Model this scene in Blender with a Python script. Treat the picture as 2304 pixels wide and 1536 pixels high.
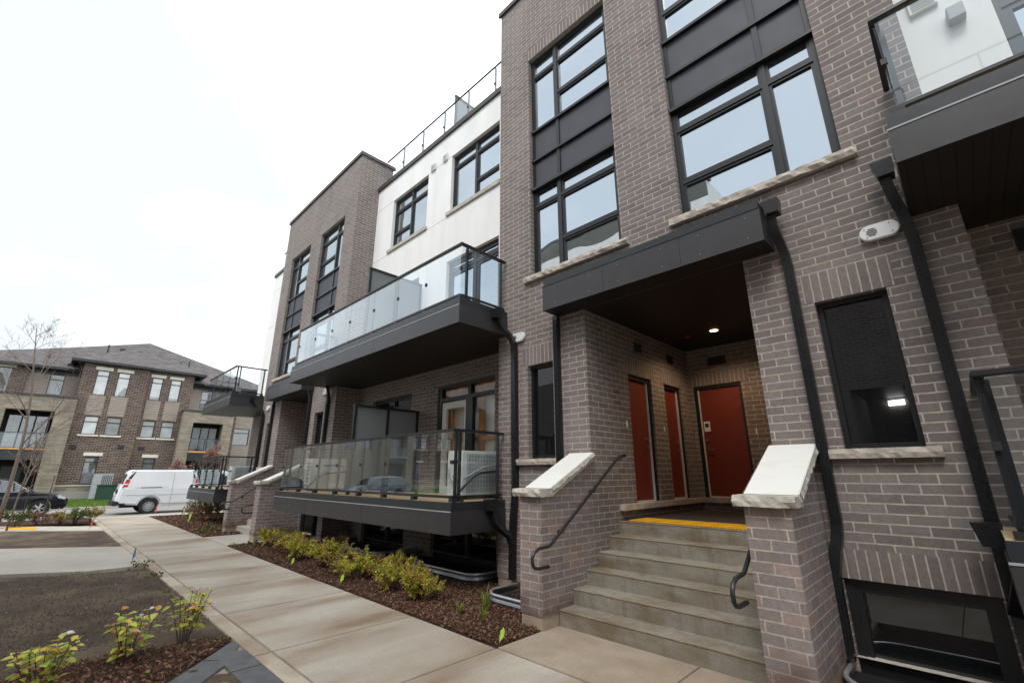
import bpy, bmesh, math, random
from mathutils import Vector, Matrix, noise as mn
R = math.radians
for o in list(bpy.data.objects): bpy.data.objects.remove(o)
SC = bpy.context.scene
COL = SC.collection

# ------------------------------------------------------------------ camera
H = 1.75
yaw, pitch, roll = -.778121, .286152, -.001526
F_ = Vector((math.sin(yaw)*math.cos(pitch), math.cos(yaw)*math.cos(pitch), math.sin(pitch)))
rt = Vector((math.cos(yaw), -math.sin(yaw), 0)); up = rt.cross(F_)
r2 = math.cos(roll)*rt + math.sin(roll)*up; u2 = -math.sin(roll)*rt + math.cos(roll)*up
cam = bpy.data.objects.new('camera', bpy.data.cameras.new('camera')); COL.objects.link(cam)
m = Matrix((r2, u2, -F_)).transposed().to_4x4(); m.translation = (0, 0, H)
cam.matrix_world = m
cam.data.sensor_width = 36; cam.data.lens = 1009.36/2304*36
cam.data.clip_start = .05; cam.data.clip_end = 3000
SC.camera = cam

# ------------------------------------------------------------------ sky, sun, exposure
SUN_EL, SUN_AZ = 55, 160      # sun direction: azimuth measured from +Y clockwise
w = bpy.data.worlds.new('World'); SC.world = w; w.use_nodes = True
nt = w.node_tree; N = nt.nodes; L = nt.links; N.clear()
out = N.new('ShaderNodeOutputWorld'); bg = N.new('ShaderNodeBackground'); bg.inputs[1].default_value = .1
sky = N.new('ShaderNodeTexSky'); sky.sky_type = 'NISHITA'; sky.sun_disc = False
sky.sun_elevation = R(SUN_EL); sky.sun_rotation = R(SUN_AZ); sky.air_density = 1.2; sky.dust_density = 2
tc = N.new('ShaderNodeTexCoord'); sp = N.new('ShaderNodeSeparateXYZ'); L.new(tc.outputs['Generated'], sp.inputs[0])
mp = N.new('ShaderNodeMapping'); mp.inputs['Scale'].default_value = (1, 1, 2.2); L.new(tc.outputs['Generated'], mp.inputs[0])
nz = N.new('ShaderNodeTexNoise'); nz.inputs['Scale'].default_value = 2.1; nz.inputs['Detail'].default_value = 7; nz.inputs['Roughness'].default_value = .58
L.new(mp.outputs[0], nz.inputs['Vector'])
def wmath(op, a, b):
    n = N.new('ShaderNodeMath'); n.operation = op
    for i, v in enumerate((a, b)):
        if hasattr(v, 'links'): L.new(v, n.inputs[i])
        else: n.inputs[i].default_value = v
    return n.outputs[0]
# cover is thinner (blue grey shows) behind the photographer (-y); brightest toward +y
a = wmath('MULTIPLY', sp.outputs['Y'], .62)
b = wmath('MULTIPLY', nz.outputs['Fac'], 1.15)
cv = wmath('ADD', a, b)
rp = N.new('ShaderNodeValToRGB'); L.new(cv, rp.inputs[0])
e = rp.color_ramp.elements; e[0].position = .12; e[0].color = (5.5, 6.0, 6.6, 1); e[1].position = 1.0; e[1].color = (13.3, 13.3, 13.4, 1)
k = rp.color_ramp.elements.new(.5); k.color = (7.3, 7.55, 7.8, 1)
k = rp.color_ramp.elements.new(.72); k.color = (11.2, 11.3, 11.4, 1)
mx = N.new('ShaderNodeMixRGB'); mx.inputs[0].default_value = .9; L.new(sky.outputs[0], mx.inputs[1]); L.new(rp.outputs[0], mx.inputs[2])
# a thinner, bluish part of the overcast low in the west
vd = N.new('ShaderNodeVectorMath'); vd.operation = 'DOT_PRODUCT'; L.new(tc.outputs['Generated'], vd.inputs[0]); vd.inputs[1].default_value = Vector((-.86, -.02, .48)).normalized()
pf_ = wmath('ADD', vd.outputs['Value'], wmath('MULTIPLY', nz.outputs['Fac'], .42))
r3 = N.new('ShaderNodeMapRange'); r3.interpolation_type = 'SMOOTHSTEP'; r3.inputs['From Min'].default_value = 1.01; r3.inputs['From Max'].default_value = 1.20; L.new(pf_, r3.inputs['Value'])
m2x = N.new('ShaderNodeMixRGB'); L.new(r3.outputs[0], m2x.inputs[0]); L.new(mx.outputs[0], m2x.inputs[1]); m2x.inputs[2].default_value = (4.1, 4.45, 4.7, 1)
L.new(m2x.outputs[0], bg.inputs[0]); L.new(bg.outputs[0], out.inputs[0])
sd = bpy.data.lights.new('sun', 'SUN'); sd.energy = .9; sd.angle = R(22); sd.color = (1, .96, .9)
so = bpy.data.objects.new('sun', sd); COL.objects.link(so)
d = Vector((math.sin(R(SUN_AZ))*math.cos(R(SUN_EL)), math.cos(R(SUN_AZ))*math.cos(R(SUN_EL)), math.sin(R(SUN_EL))))
so.rotation_euler = d.to_track_quat('Z', 'Y').to_euler()
SC.view_settings.view_transform = 'Standard'; SC.view_settings.look = 'None'
SC.view_settings.exposure = 1.22; SC.view_settings.gamma = 1

# ------------------------------------------------------------------ materials
MAT = {}
def new_mat(name):
    mt = bpy.data.materials.new(name); mt.use_nodes = True; MAT[name] = mt
    t = mt.node_tree; t.nodes.clear()
    o = t.nodes.new('ShaderNodeOutputMaterial'); return mt, t, t.nodes, t.links, o
def c4(c): return (c[0], c[1], c[2], 1)
def mth(t, op, a, b=None, c=None):
    n = t.nodes.new('ShaderNodeMath'); n.operation = op
    for i, v in enumerate((a, b, c)):
        if v is None: continue
        if hasattr(v, 'links'): t.links.new(v, n.inputs[i])
        else: n.inputs[i].default_value = v
    return n.outputs[0]
def mixc(t, fac, a, b, mode='MIX'):
    n = t.nodes.new('ShaderNodeMixRGB'); n.blend_type = mode
    for i, v in enumerate((fac, a, b)):
        if hasattr(v, 'links'): t.links.new(v, n.inputs[i])
        elif i == 0: n.inputs[0].default_value = v
        else: n.inputs[i].default_value = c4(v)
    return n.outputs[0]
def noise(t, scale, detail=4, rough=.55, vec=None, stretch=None):
    n = t.nodes.new('ShaderNodeTexNoise'); n.inputs['Scale'].default_value = scale; n.inputs['Detail'].default_value = detail
    n.inputs['Roughness'].default_value = rough
    if vec is None:
        g = t.nodes.new('ShaderNodeNewGeometry'); vec = g.outputs['Position']
    if stretch:
        mpn = t.nodes.new('ShaderNodeMapping'); mpn.inputs['Scale'].default_value = stretch
        t.links.new(vec, mpn.inputs[0]); vec = mpn.outputs[0]
    t.links.new(vec, n.inputs['Vector']); return n.outputs['Fac']
def ramp(t, fac, stops):
    n = t.nodes.new('ShaderNodeValToRGB'); t.links.new(fac, n.inputs[0]); el = n.color_ramp.elements
    el[0].position, el[0].color = stops[0][0], c4(stops[0][1]); el[1].position, el[1].color = stops[-1][0], c4(stops[-1][1])
    for p, c in stops[1:-1]:
        k = el.new(p); k.color = c4(c)
    return n.outputs[0]
def g3(v): return (v, v, v)
def princ(t, o, col, rough=.6, bump=None, bstr=.3, bdist=.01, spec=.4, metal=0):
    p = t.nodes.new('ShaderNodeBsdfPrincipled')
    if hasattr(col, 'links'): t.links.new(col, p.inputs['Base Color'])
    else: p.inputs['Base Color'].default_value = c4(col)
    if hasattr(rough, 'links'): t.links.new(rough, p.inputs['Roughness'])
    else: p.inputs['Roughness'].default_value = rough
    p.inputs['Metallic'].default_value = metal; p.inputs['Specular IOR Level'].default_value = spec
    if bump is not None:
        bn = t.nodes.new('ShaderNodeBump'); bn.inputs['Strength'].default_value = bstr; bn.inputs['Distance'].default_value = bdist
        t.links.new(bump, bn.inputs['Height']); t.links.new(bn.outputs[0], p.inputs['Normal'])
    t.links.new(p.outputs[0], o.inputs[0]); return p
def plain(name, col, rough=.5, var=.12, nscale=6, spec=.4, metal=0, bump=0, bscale=60):
    mt, t, n, l, o = new_mat(name)
    f = noise(t, nscale, 5)
    v = ramp(t, f, [(.3, g3(1-var)), (.7, g3(1+var))])
    c = mixc(t, 1, col, v, 'MULTIPLY')
    rr = mth(t, 'ADD', mth(t, 'MULTIPLY', noise(t, nscale*3), .2), rough-.1)
    b = noise(t, bscale, 3) if bump else None
    princ(t, o, c, rr, b, bump, .004, spec, metal); return mt
def uvvec(t, swap=False, zoff=0, uoff=0):
    """wall coordinates: (along the wall, height) for any axis aligned wall"""
    g = t.nodes.new('ShaderNodeNewGeometry'); s = t.nodes.new('ShaderNodeSeparateXYZ'); t.links.new(g.outputs['Position'], s.inputs[0])
    s2 = t.nodes.new('ShaderNodeSeparateXYZ'); t.links.new(g.outputs['True Normal'], s2.inputs[0])
    ax = mth(t, 'GREATER_THAN', mth(t, 'ABSOLUTE', s2.outputs['X']), .6)
    u = mth(t, 'ADD', mth(t, 'MULTIPLY', s.outputs['Y'], ax), mth(t, 'MULTIPLY', s.outputs['X'], mth(t, 'SUBTRACT', 1, ax)))
    u = mth(t, 'ADD', u, uoff); z = mth(t, 'SUBTRACT', s.outputs['Z'], zoff)
    c = t.nodes.new('ShaderNodeCombineXYZ'); 
    t.links.new(z if swap else u, c.inputs[0]); t.links.new(u if swap else z, c.inputs[1]); return c.outputs[0], s
def brick_mat(name, stops, mortar, wd=.275, row=.0885, zoff=.151, uoff=50, soldier=False, ms=.0072, stain=True, bstr=.8, off=.5):
    mt, t, n, l, o = new_mat(name)
    v, s = uvvec(t, soldier, zoff - (0 if soldier else 0), uoff)
    if soldier: pass
    wob = noise(t, 7, 2)
    vv = n.new('ShaderNodeVectorMath'); vv.operation = 'ADD'; l.new(v, vv.inputs[0])
    cb = n.new('ShaderNodeCombineXYZ'); l.new(mth(t, 'MULTIPLY', mth(t, 'SUBTRACT', wob, .5), .006), cb.inputs[1])
    l.new(mth(t, 'MULTIPLY', mth(t, 'SUBTRACT', noise(t, 23, 2), .5), .012), cb.inputs[0]); l.new(cb.outputs[0], vv.inputs[1])
    b = n.new('ShaderNodeTexBrick'); l.new(vv.outputs[0], b.inputs['Vector'])
    b.offset = 0 if soldier else off; b.squash = 1
    b.inputs['Color1'].default_value = (0, 0, 0, 1); b.inputs['Color2'].default_value = (1, 1, 1, 1); b.inputs['Mortar'].default_value = (0, 0, 0, 1)
    b.inputs['Scale'].default_value = 1; b.inputs['Mortar Size'].default_value = ms; b.inputs['Mortar Smooth'].default_value = .15
    b.inputs['Brick Width'].default_value = wd; b.inputs['Row Height'].default_value = row; b.inputs['Bias'].default_value = 0
    bc = ramp(t, b.outputs['Color'], stops)
    bc = mixc(t, 1, bc, ramp(t, noise(t, 28, 6, .7), [(.3, g3(.8)), (.75, g3(1.2))]), 'MULTIPLY')
    bc = mixc(t, 1, bc, ramp(t, noise(t, .7, 3), [(.3, g3(.88)), (.7, g3(1.12))]), 'MULTIPLY')
    bc = mixc(t, 1, bc, ramp(t, noise(t, 1, 5, .6, stretch=(2.6, 2.6, .35)), [(.3, g3(.88)), (.7, g3(1.09))]), 'MULTIPLY')
    mc = mixc(t, 1, mortar, ramp(t, noise(t, 14, 4), [(.3, g3(.72)), (.7, g3(1.15))]), 'MULTIPLY')
    c = mixc(t, b.outputs['Fac'], bc, mc)
    if stain:
        ef = ramp(t, noise(t, 1.6, 6, .7), [(.60, g3(0)), (.80, g3(.22))])
        c = mixc(t, ef, c, (.36, .33, .31))
    if name == 'brick_pier':
        lowm = mth(t, 'MULTIPLY', ramp(t, mth(t, 'ADD', mth(t, 'SUBTRACT', .75, s.outputs['Z']), mth(t, 'MULTIPLY', noise(t, 3.5, 4), .6)), [(.68, g3(0)), (.86, g3(1))]), .6)
        c = mixc(t, lowm, c, (.10, .045, .038))
        vo = n.new('ShaderNodeTexVoronoi'); vo.inputs['Scale'].default_value = 70; g_ = n.new('ShaderNodeNewGeometry'); l.new(g_.outputs['Position'], vo.inputs['Vector'])
        c = mixc(t, mth(t, 'MULTIPLY', mth(t, 'MULTIPLY', mth(t, 'LESS_THAN', vo.outputs['Distance'], .22), mth(t, 'GREATER_THAN', noise(t, 5, 2), .56)), mth(t, 'MINIMUM', mth(t, 'MULTIPLY', lowm, 1.3), 1)), c, (.55, .52, .48))
    h = mth(t, 'SUBTRACT', mth(t, 'MULTIPLY', noise(t, 90, 4), .25), mth(t, 'MULTIPLY', b.outputs['Fac'], 1))
    princ(t, o, c, .85, h, bstr, .006, .25); return mt
TB = [(0, (.172, .146, .141)), (.25, (.192, .163, .156)), (.5, (.208, .176, .168)), (.8, (.228, .197, .188)), (.93, (.205, .17, .162)), (1, (.225, .17, .155))]
brick_mat('brick', TB, (.45, .41, .355))
brick_mat('brick_pier', [(0, (.20, .168, .16)), (.35, (.255, .208, .195)), (.6, (.215, .190, .19)), (.85, (.295, .222, .20)), (1, (.26, .185, .165))], (.44, .39, .345))
brick_mat('brick_soldier', TB, (.45, .41, .355), wd=40, row=.084, soldier=True, zoff=-7)
brick_mat('brick_house', [(0, (.055, .036, .03)), (.5, (.09, .058, .047)), (1, (.13, .09, .075))], (.30, .26, .23), wd=.34, row=.12, ms=.012)
brick_mat('stone_house', [(0, (.19, .165, .135)), (.5, (.245, .21, .17)), (1, (.30, .26, .21))], (.19, .165, .14), wd=.6, row=.1, ms=.006, off=.37)
def siding(name, col, row):
    mt, t, n, l, o = new_mat(name); v, s = uvvec(t)
    fr = mth(t, 'FRACT', mth(t, 'DIVIDE', s.outputs['Z'], row))
    c = mixc(t, 1, col, ramp(t, noise(t, 1.5, 3, stretch=(1, 1, 8)), [(.3, g3(.86)), (.7, g3(1.14))]), 'MULTIPLY')
    c = mixc(t, mth(t, 'LESS_THAN', fr, .07), c, tuple(x*.45 for x in col))
    princ(t, o, c, .7, mth(t, 'MULTIPLY', fr, -1), .6, .02, .3)
siding('siding', (.27, .23, .20), .19)
def stucco():
    mt, t, n, l, o = new_mat('stucco'); v, s = uvvec(t)
    c = mixc(t, 1, (.80, .80, .785), ramp(t, noise(t, .8, 5, stretch=(3, 3, .6)), [(.3, g3(.93)), (.7, g3(1.05))]), 'MULTIPLY')
    princ(t, o, c, .9, noise(t, 160, 3), .35, .003, .2)
stucco()
def concrete(name, base, stainc, dirt, nscale=.9, bstr=.35, wet=0, stretch=None, drips=0):
    mt, t, n, l, o = new_mat(name)
    c = mixc(t, 1, base, ramp(t, noise(t, 40, 6, .7), [(.3, g3(.82)), (.7, g3(1.14))]), 'MULTIPLY')
    c = mixc(t, 1, c, ramp(t, noise(t, 3.2, 5, .6, stretch=stretch), [(.3, g3(.88)), (.7, g3(1.1))]), 'MULTIPLY')
    st = noise(t, nscale, 6, .62, stretch=stretch)
    c = mixc(t, ramp(t, st, [(.45, g3(0)), (.64, g3(dirt))]), c, stainc)
    c = mixc(t, ramp(t, noise(t, .55, 4, .6), [(.35, g3(.0)), (.7, g3(dirt*.45))]), c, stainc)
    if drips: c = mixc(t, ramp(t, noise(t, 1, 5, .65, stretch=(7, 7, .7)), [(.5, g3(0)), (.72, g3(drips))]), c, tuple(x*.8 for x in stainc))
    if drips: c = mixc(t, ramp(t, noise(t, 5, 5, .7), [(.62, g3(0)), (.8, g3(.5))]), c, (.42, .39, .33))
    vo = n.new('ShaderNodeTexVoronoi'); vo.inputs['Scale'].default_value = 55
    g = n.new('ShaderNodeNewGeometry'); l.new(g.outputs['Position'], vo.inputs['Vector'])
    sp_ = mth(t, 'LESS_THAN', vo.outputs['Distance'], .13)
    c = mixc(t, mth(t, 'MULTIPLY', sp_, .3), c, (.2, .17, .14))
    rr = ramp(t, st, [(.45, g3(.85)), (.7, g3(.85-wet))])
    princ(t, o, c, rr, noise(t, 120, 5, .7), bstr, .004, .35)
concrete('sidewalk', (.405, .372, .318), (.20, .138, .085), .9, .8, wet=.4, stretch=(1.5, .5, 1))
concrete('sidewalk_edge', (.42, .365, .29), (.24, .18, .13), .8, .9)
concrete('path', (.42, .39, .335), (.27, .245, .21), .6, .8, wet=.2)
concrete('path_dark', (.33, .275, .21), (.2, .145, .10), .7, .9, wet=.2)
concrete('steps', (.275, .258, .222), (.15, .112, .068), .85, 1.7, stretch=(.8, 1, 2.2), drips=.6)
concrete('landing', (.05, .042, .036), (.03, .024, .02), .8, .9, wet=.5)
concrete('nosing', (.31, .27, .21), (.19, .135, .075), .8, 3.0)
concrete('footing', (.34, .27, .2), (.24, .17, .12), .5, 4)
concrete('kerb', (.42, .40, .37), (.3, .27, .23), .5, 1.5)
concrete('road', (.24, .235, .225), (.17, .165, .155), .6, .5)
concrete('foundation', (.36, .345, .32), (.24, .22, .2), .5, .8)
def soil():
    mt, t, n, l, o = new_mat('soil')
    c = ramp(t, noise(t, .9, 8, .68), [(.32, (.062, .043, .033)), (.47, (.092, .067, .051)), (.58, (.145, .112, .078)), (.75, (.185, .15, .10))])
    c = mixc(t, 1, c, ramp(t, noise(t, 30, 6, .75), [(.3, g3(.55)), (.72, g3(1.45))]), 'MULTIPLY')
    princ(t, o, c, .95, noise(t, 22, 8, .75), 1, .04, .2)
soil()
def mulch(name):
    mt, t, n, l, o = new_mat(name)
    c = ramp(t, noise(t, 45, 6, .75, stretch=(1, 2.2, 1)), [(.3, (.012, .007, .005)), (.5, (.045, .022, .014)), (.68, (.10, .05, .032)), (.85, (.16, .09, .06))])
    princ(t, o, c, .9, noise(t, 40, 6, .8), 1, .03, .2)
mulch('mulch')
def island(name, stops, rough=.7, sub=0, spec=.3, mul=None):
    mt, t, n, l, o = new_mat(name)
    g = n.new('ShaderNodeNewGeometry')
    c = ramp(t, g.outputs['Random Per Island'], stops)
    p = princ(t, o, c, rough, spec=spec)
    if sub:
        tr = n.new('ShaderNodeBsdfTranslucent'); l.new(c, tr.inputs[0]); mxs = n.new('ShaderNodeMixShader'); mxs.inputs[0].default_value = sub
        l.new(p.outputs[0], mxs.inputs[1]); l.new(tr.outputs[0], mxs.inputs[2]); l.new(mxs.outputs[0], o.inputs[0])
island('mulch_chips', [(0, (.03, .015, .010)), (.4, (.08, .036, .022)), (.75, (.15, .075, .046)), (1, (.26, .155, .10))], .85)
island('pebbles', [(0, (.085, .062, .047)), (.6, (.12, .093, .07)), (.95, (.17, .14, .105)), (.985, (.32, .30, .27)), (1, (.42, .4, .37))], .9)
island('leaf_shrub', [(0, (.18, .24, .03)), (.35, (.36, .43, .05)), (.6, (.55, .54, .07)), (.8, (.64, .50, .09)), (.92, (.60, .27, .09)), (1, (.45, .12, .06))], .5, .35)
island('leaf_red', [(0, (.14, .06, .045)), (.4, (.25, .115, .07)), (.7, (.28, .17, .09)), (1, (.17, .16, .06))], .6, .25)
island('leaf_green', [(0, (.03, .065, .01)), (.5, (.075, .13, .02)), (.85, (.14, .17, .03)), (1, (.2, .12, .04))], .5, .3)
island('leaf_hydrangea', [(0, (.20, .33, .05)), (.25, (.38, .50, .08)), (.5, (.62, .60, .10)), (.75, (.74, .55, .10)), (.9, (.60, .27, .09)), (1, (.7, .55, .3))], .45, .4)
island('leaf_blade', [(0, (.08, .15, .02)), (.6, (.2, .27, .05)), (1, (.4, .36, .1))], .5, .3)
island('leaf_pink', [(0, (.16, .08, .07)), (.5, (.30, .17, .15)), (1, (.42, .26, .22))], .7, .2)
island('grass', [(0, (.04, .10, .01)), (.5, (.09, .18, .02)), (1, (.16, .22, .04))], .7, .2)
plain('lawn', (.075, .13, .02), .9, .4, 3, bump=.8, bscale=40)
plain('ground_far', (.16, .16, .12), .9, .25, .2)
plain('fascia', (.036, .034, .037), .38, .12, 5, spec=.5, bump=.15, bscale=300)
plain('flashing', (.020, .024, .029), .35, .2, 4, spec=.5)
plain('frame', (.013, .014, .016), .4, .2, 8, spec=.45)
plain('rail', (.018, .019, .022), .36, .15, 8, spec=.5)
plain('downspout', (.012, .013, .015), .3, .2, 8, spec=.5)
plain('spandrel', (.040, .043, .055), .6, .1, 1.4, spec=.6)
plain('cap_brown', (.05, .038, .036), .45, .15, 6)
plain('white_metal', (.66, .66, .62), .4, .07, 4)
plain('white_plastic', (.78, .79, .80), .35, .05, 4)
plain('grey_metal', (.33, .34, .35), .45, .1, 4)
plain('galvanised', (.33, .35, .37), .45, .18, 9, metal=.9, spec=.5)
plain('bright_zinc', (.6, .62, .65), .35, .15, 9, metal=.7)
plain('green_metal', (.015, .05, .032), .5, .12, 3)
plain('door_red', (.185, .034, .02), .42, .08, 3, spec=.4)
plain('steel', (.55, .55, .55), .3, .1, 9, metal=1)
plain('rubber', (.018, .018, .019), .85, .2, 10)
plain('dark_void', (.006, .006, .007), .9, .1, 3)
plain('wood_orange', (.62, .31, .09), .55, .25, 5)
plain('wood_deck', (.45, .33, .20), .7, .15, 3)
plain('bark', (.17, .13, .11), .9, .3, 20, bump=.6, bscale=90)
plain('bark_dark', (.07, .045, .038), .9, .3, 20)
plain('panel_white', (.82, .80, .74), .8, .05, 2)
plain('flag_green', (.50, .80, .10), .6, .08, 4)
plain('flag_red', (.75, .05, .04), .6, .08, 4)
plain('flag_blue', (.03, .17, .55), .6, .08, 4)
plain('blind', (.62, .63, .62), .7, .06, 1.5)
plain('car_black', (.006, .008, .013), .2, .1, 2, spec=.45)
plain('car_blue', (.10, .14, .18), .16, .1, 2, spec=.8)
plain('van_white', (.72, .74, .77), .22, .05, 1.2, spec=.6)
plain('black_plastic', (.02, .02, .022), .5, .15, 8)
plain('tape_blue', (.08, .14, .45), .5, .1, 5)
plain('brass_tie', (.35, .16, .08), .7, .1, 9)
plain('grey_text', (.12, .12, .13), .5, .1, 9)
def shingle():
    mt, t, n, l, o = new_mat('shingles')
    g = n.new('ShaderNodeNewGeometry'); s = n.new('ShaderNodeSeparateXYZ'); l.new(g.outputs['Position'], s.inputs[0])
    cb = n.new('ShaderNodeCombineXYZ'); l.new(mth(t, 'ADD', s.outputs['Y'], mth(t, 'MULTIPLY', s.outputs['X'], .3)), cb.inputs[0]); l.new(mth(t, 'MULTIPLY', s.outputs['Z'], 1.9), cb.inputs[1])
    b = n.new('ShaderNodeTexBrick'); l.new(cb.outputs[0], b.inputs['Vector']); b.inputs['Color1'].default_value = (.085, .078, .078, 1); b.inputs['Color2'].default_value = (.135, .125, .125, 1)
    b.inputs['Mortar'].default_value = (.06, .055, .055, 1); b.inputs['Brick Width'].default_value = .4; b.inputs['Row Height'].default_value = .2; b.inputs['Mortar Size'].default_value = .015; b.inputs['Scale'].default_value = 1
    c = mixc(t, 1, b.outputs['Color'], ramp(t, noise(t, 9, 6, .7), [(.3, g3(.75)), (.7, g3(1.25))]), 'MULTIPLY')
    princ(t, o, c, .95, b.outputs['Fac'], .4, .02, .15)
shingle()
def soffit():
    mt, t, n, l, o = new_mat('soffit')
    g = n.new('ShaderNodeNewGeometry'); s = n.new('ShaderNodeSeparateXYZ'); l.new(g.outputs['Position'], s.inputs[0])
    fr = mth(t, 'FRACT', mth(t, 'DIVIDE', mth(t, 'ADD', s.outputs['X'], 60), .1))
    gr = mth(t, 'LESS_THAN', fr, .14)
    c = mixc(t, gr, (.013, .012, .013), (.004, .004, .004))
    princ(t, o, c, .5, mth(t, 'MULTIPLY', gr, -1), .7, .01, .4)
soffit()
def tactile():
    mt, t, n, l, o = new_mat('tactile')
    vo = n.new('ShaderNodeTexVoronoi'); vo.inputs['Scale'].default_value = 22; vo.inputs['Randomness'].default_value = 0
    g = n.new('ShaderNodeNewGeometry'); l.new(g.outputs['Position'], vo.inputs['Vector'])
    dd = ramp(t, vo.outputs['Distance'], [(.25, g3(1)), (.4, g3(0))])
    c = mixc(t, dd, (.62, .33, .012), (.80, .46, .02))
    princ(t, o, c, .6, dd, 1, .01, .3)
tactile()
def rough_stone(name, base):
    mt, t, n, l, o = new_mat(name)
    c = mixc(t, 1, base, ramp(t, noise(t, 9, 6, .7), [(.3, g3(.72)), (.7, g3(1.18))]), 'MULTIPLY')
    c = mixc(t, ramp(t, noise(t, 3, 4), [(.55, g3(0)), (.75, g3(.5))]), c, (base[0]*.55, base[1]*.5, base[2]*.4))
    princ(t, o, c, .9, noise(t, 25, 8, .7), .8, .02, .25)
rough_stone('limestone', (.50, .44, .38)); rough_stone('limestone_cap', (.50, .47, .41))
def cap_smooth():
    mt, t, n, l, o = new_mat('cap_smooth')
    c = mixc(t, ramp(t, noise(t, 2.6, 6, .6, stretch=(1, 2.5, 1)), [(.5, g3(0)), (.85, g3(.4))]), (.64, .64, .61), (.42, .38, .31))
    princ(t, o, c, .8, noise(t, 50, 4), .2, .004, .25)
cap_smooth()
plain('limestone_far', (.62, .58, .52), .85, .08, 3)
def schlick(t):
    lw = t.nodes.new('ShaderNodeLayerWeight'); lw.inputs[0].default_value = .5
    return mth(t, 'ADD', mth(t, 'MULTIPLY', mth(t, 'POWER', lw.outputs['Facing'], 5), .96), .04)
def glass(name, inner, fac, tint=(.9, .95, 1), rough=.01, wav=0):
    """coated window glass: dark room behind, sky and courtyard mirrored in it"""
    mt, t, n, l, o = new_mat(name)
    gl = n.new('ShaderNodeBsdfGlossy'); gl.inputs['Roughness'].default_value = rough; gl.inputs[0].default_value = c4(tint)
    df = n.new('ShaderNodeBsdfDiffuse')
    c = ramp(t, noise(t, .9, 2), [(.35, tuple(x*.6 for x in inner)), (.7, inner)]); l.new(c, df.inputs[0])
    f = mth(t, 'MINIMUM', mth(t, 'ADD', schlick(t), fac), 1)
    if wav:
        bn = n.new('ShaderNodeBump'); bn.inputs['Strength'].default_value = .25; bn.inputs['Distance'].default_value = wav
        l.new(noise(t, 1.1, 1), bn.inputs['Height']); l.new(bn.outputs[0], gl.inputs['Normal'])
    mxs = n.new('ShaderNodeMixShader'); l.new(f, mxs.inputs[0]); l.new(df.outputs[0], mxs.inputs[1]); l.new(gl.outputs[0], mxs.inputs[2]); l.new(mxs.outputs[0], o.inputs[0])
glass('glass_upper', (.09, .105, .115), .50, tint=(.72, .79, .83), wav=.035)
glass('glass_low', (.009, .010, .011), .035, wav=.01)
glass('glass_house', (.15, .16, .16), .08)
glass('glass_car', (.01, .012, .014), .12)
def clear_glass(name, tint, k, frost=0):
    mt, t, n, l, o = new_mat(name)
    tr = n.new('ShaderNodeBsdfTransparent'); tr.inputs[0].default_value = c4(tint)
    gl = n.new('ShaderNodeBsdfGlossy'); gl.inputs['Roughness'].default_value = .005; gl.inputs[0].default_value = (.95, .98, 1, 1)
    mxs = n.new('ShaderNodeMixShader'); l.new(mth(t, 'MINIMUM', mth(t, 'MULTIPLY', schlick(t), k), 1), mxs.inputs[0]); l.new(tr.outputs[0], mxs.inputs[1]); l.new(gl.outputs[0], mxs.inputs[2])
    l.new(mxs.outputs[0], o.inputs[0])
    if frost:
        p = n.new('ShaderNodeBsdfPrincipled'); p.inputs['Base Color'].default_value = (.26, .28, .29, 1); p.inputs['Roughness'].default_value = .35
        tl = n.new('ShaderNodeBsdfTranslucent'); tl.inputs[0].default_value = (.3, .32, .33, 1)
        m2 = n.new('ShaderNodeMixShader'); m2.inputs[0].default_value = .5; l.new(p.outputs[0], m2.inputs[1]); l.new(tl.outputs[0], m2.inputs[2])
        m3 = n.new('ShaderNodeMixShader'); m3.inputs[0].default_value = frost; l.new(mxs.outputs[0], m3.inputs[1]); l.new(m2.outputs[0], m3.inputs[2]); l.new(m3.outputs[0], o.inputs[0])
clear_glass('glass_rail', (.93, .96, .968), 1.15)
clear_glass('glass_bright', (.93, .96, .968), 2.4)
clear_glass('glass_patio', (.93, .95, .95), .9)
clear_glass('glass_frosted', (.8, .85, .86), 1, .8)
def emit(name, col, s):
    mt, t, n, l, o = new_mat(name); e = n.new('ShaderNodeEmission'); e.inputs[0].default_value = c4(col); e.inputs[1].default_value = s; l.new(e.outputs[0], o.inputs[0])
emit('lamp_warm', (1, .62, .30), 5); emit('lamp_white', (1, .97, .92), 14)
plain('tail_red', (.6, .02, .02), .2, .05, 5, spec=.8); plain('tail_white', (.8, .78, .78), .2, .05, 5, spec=.8); plain('headlight', (.55, .58, .62), .12, .1, 5, spec=1)
def paver():
    mt, t, n, l, o = new_mat('pavers')
    g = n.new('ShaderNodeNewGeometry')
    c = ramp(t, g.outputs['Random Per Island'], [(0, (.10, .095, .085)), (.4, (.16, .15, .12)), (.7, (.19, .16, .115)), (1, (.15, .145, .14))])
    c = mixc(t, 1, c, ramp(t, noise(t, 8, 6, .7), [(.3, g3(.75)), (.7, g3(1.2))]), 'MULTIPLY')
    princ(t, o, c, .6, noise(t, 60, 5), .3, .004, .4)
paver()
plain('paver_border', (.085, .088, .092), .55, .25, 7, bump=.3)

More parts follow.
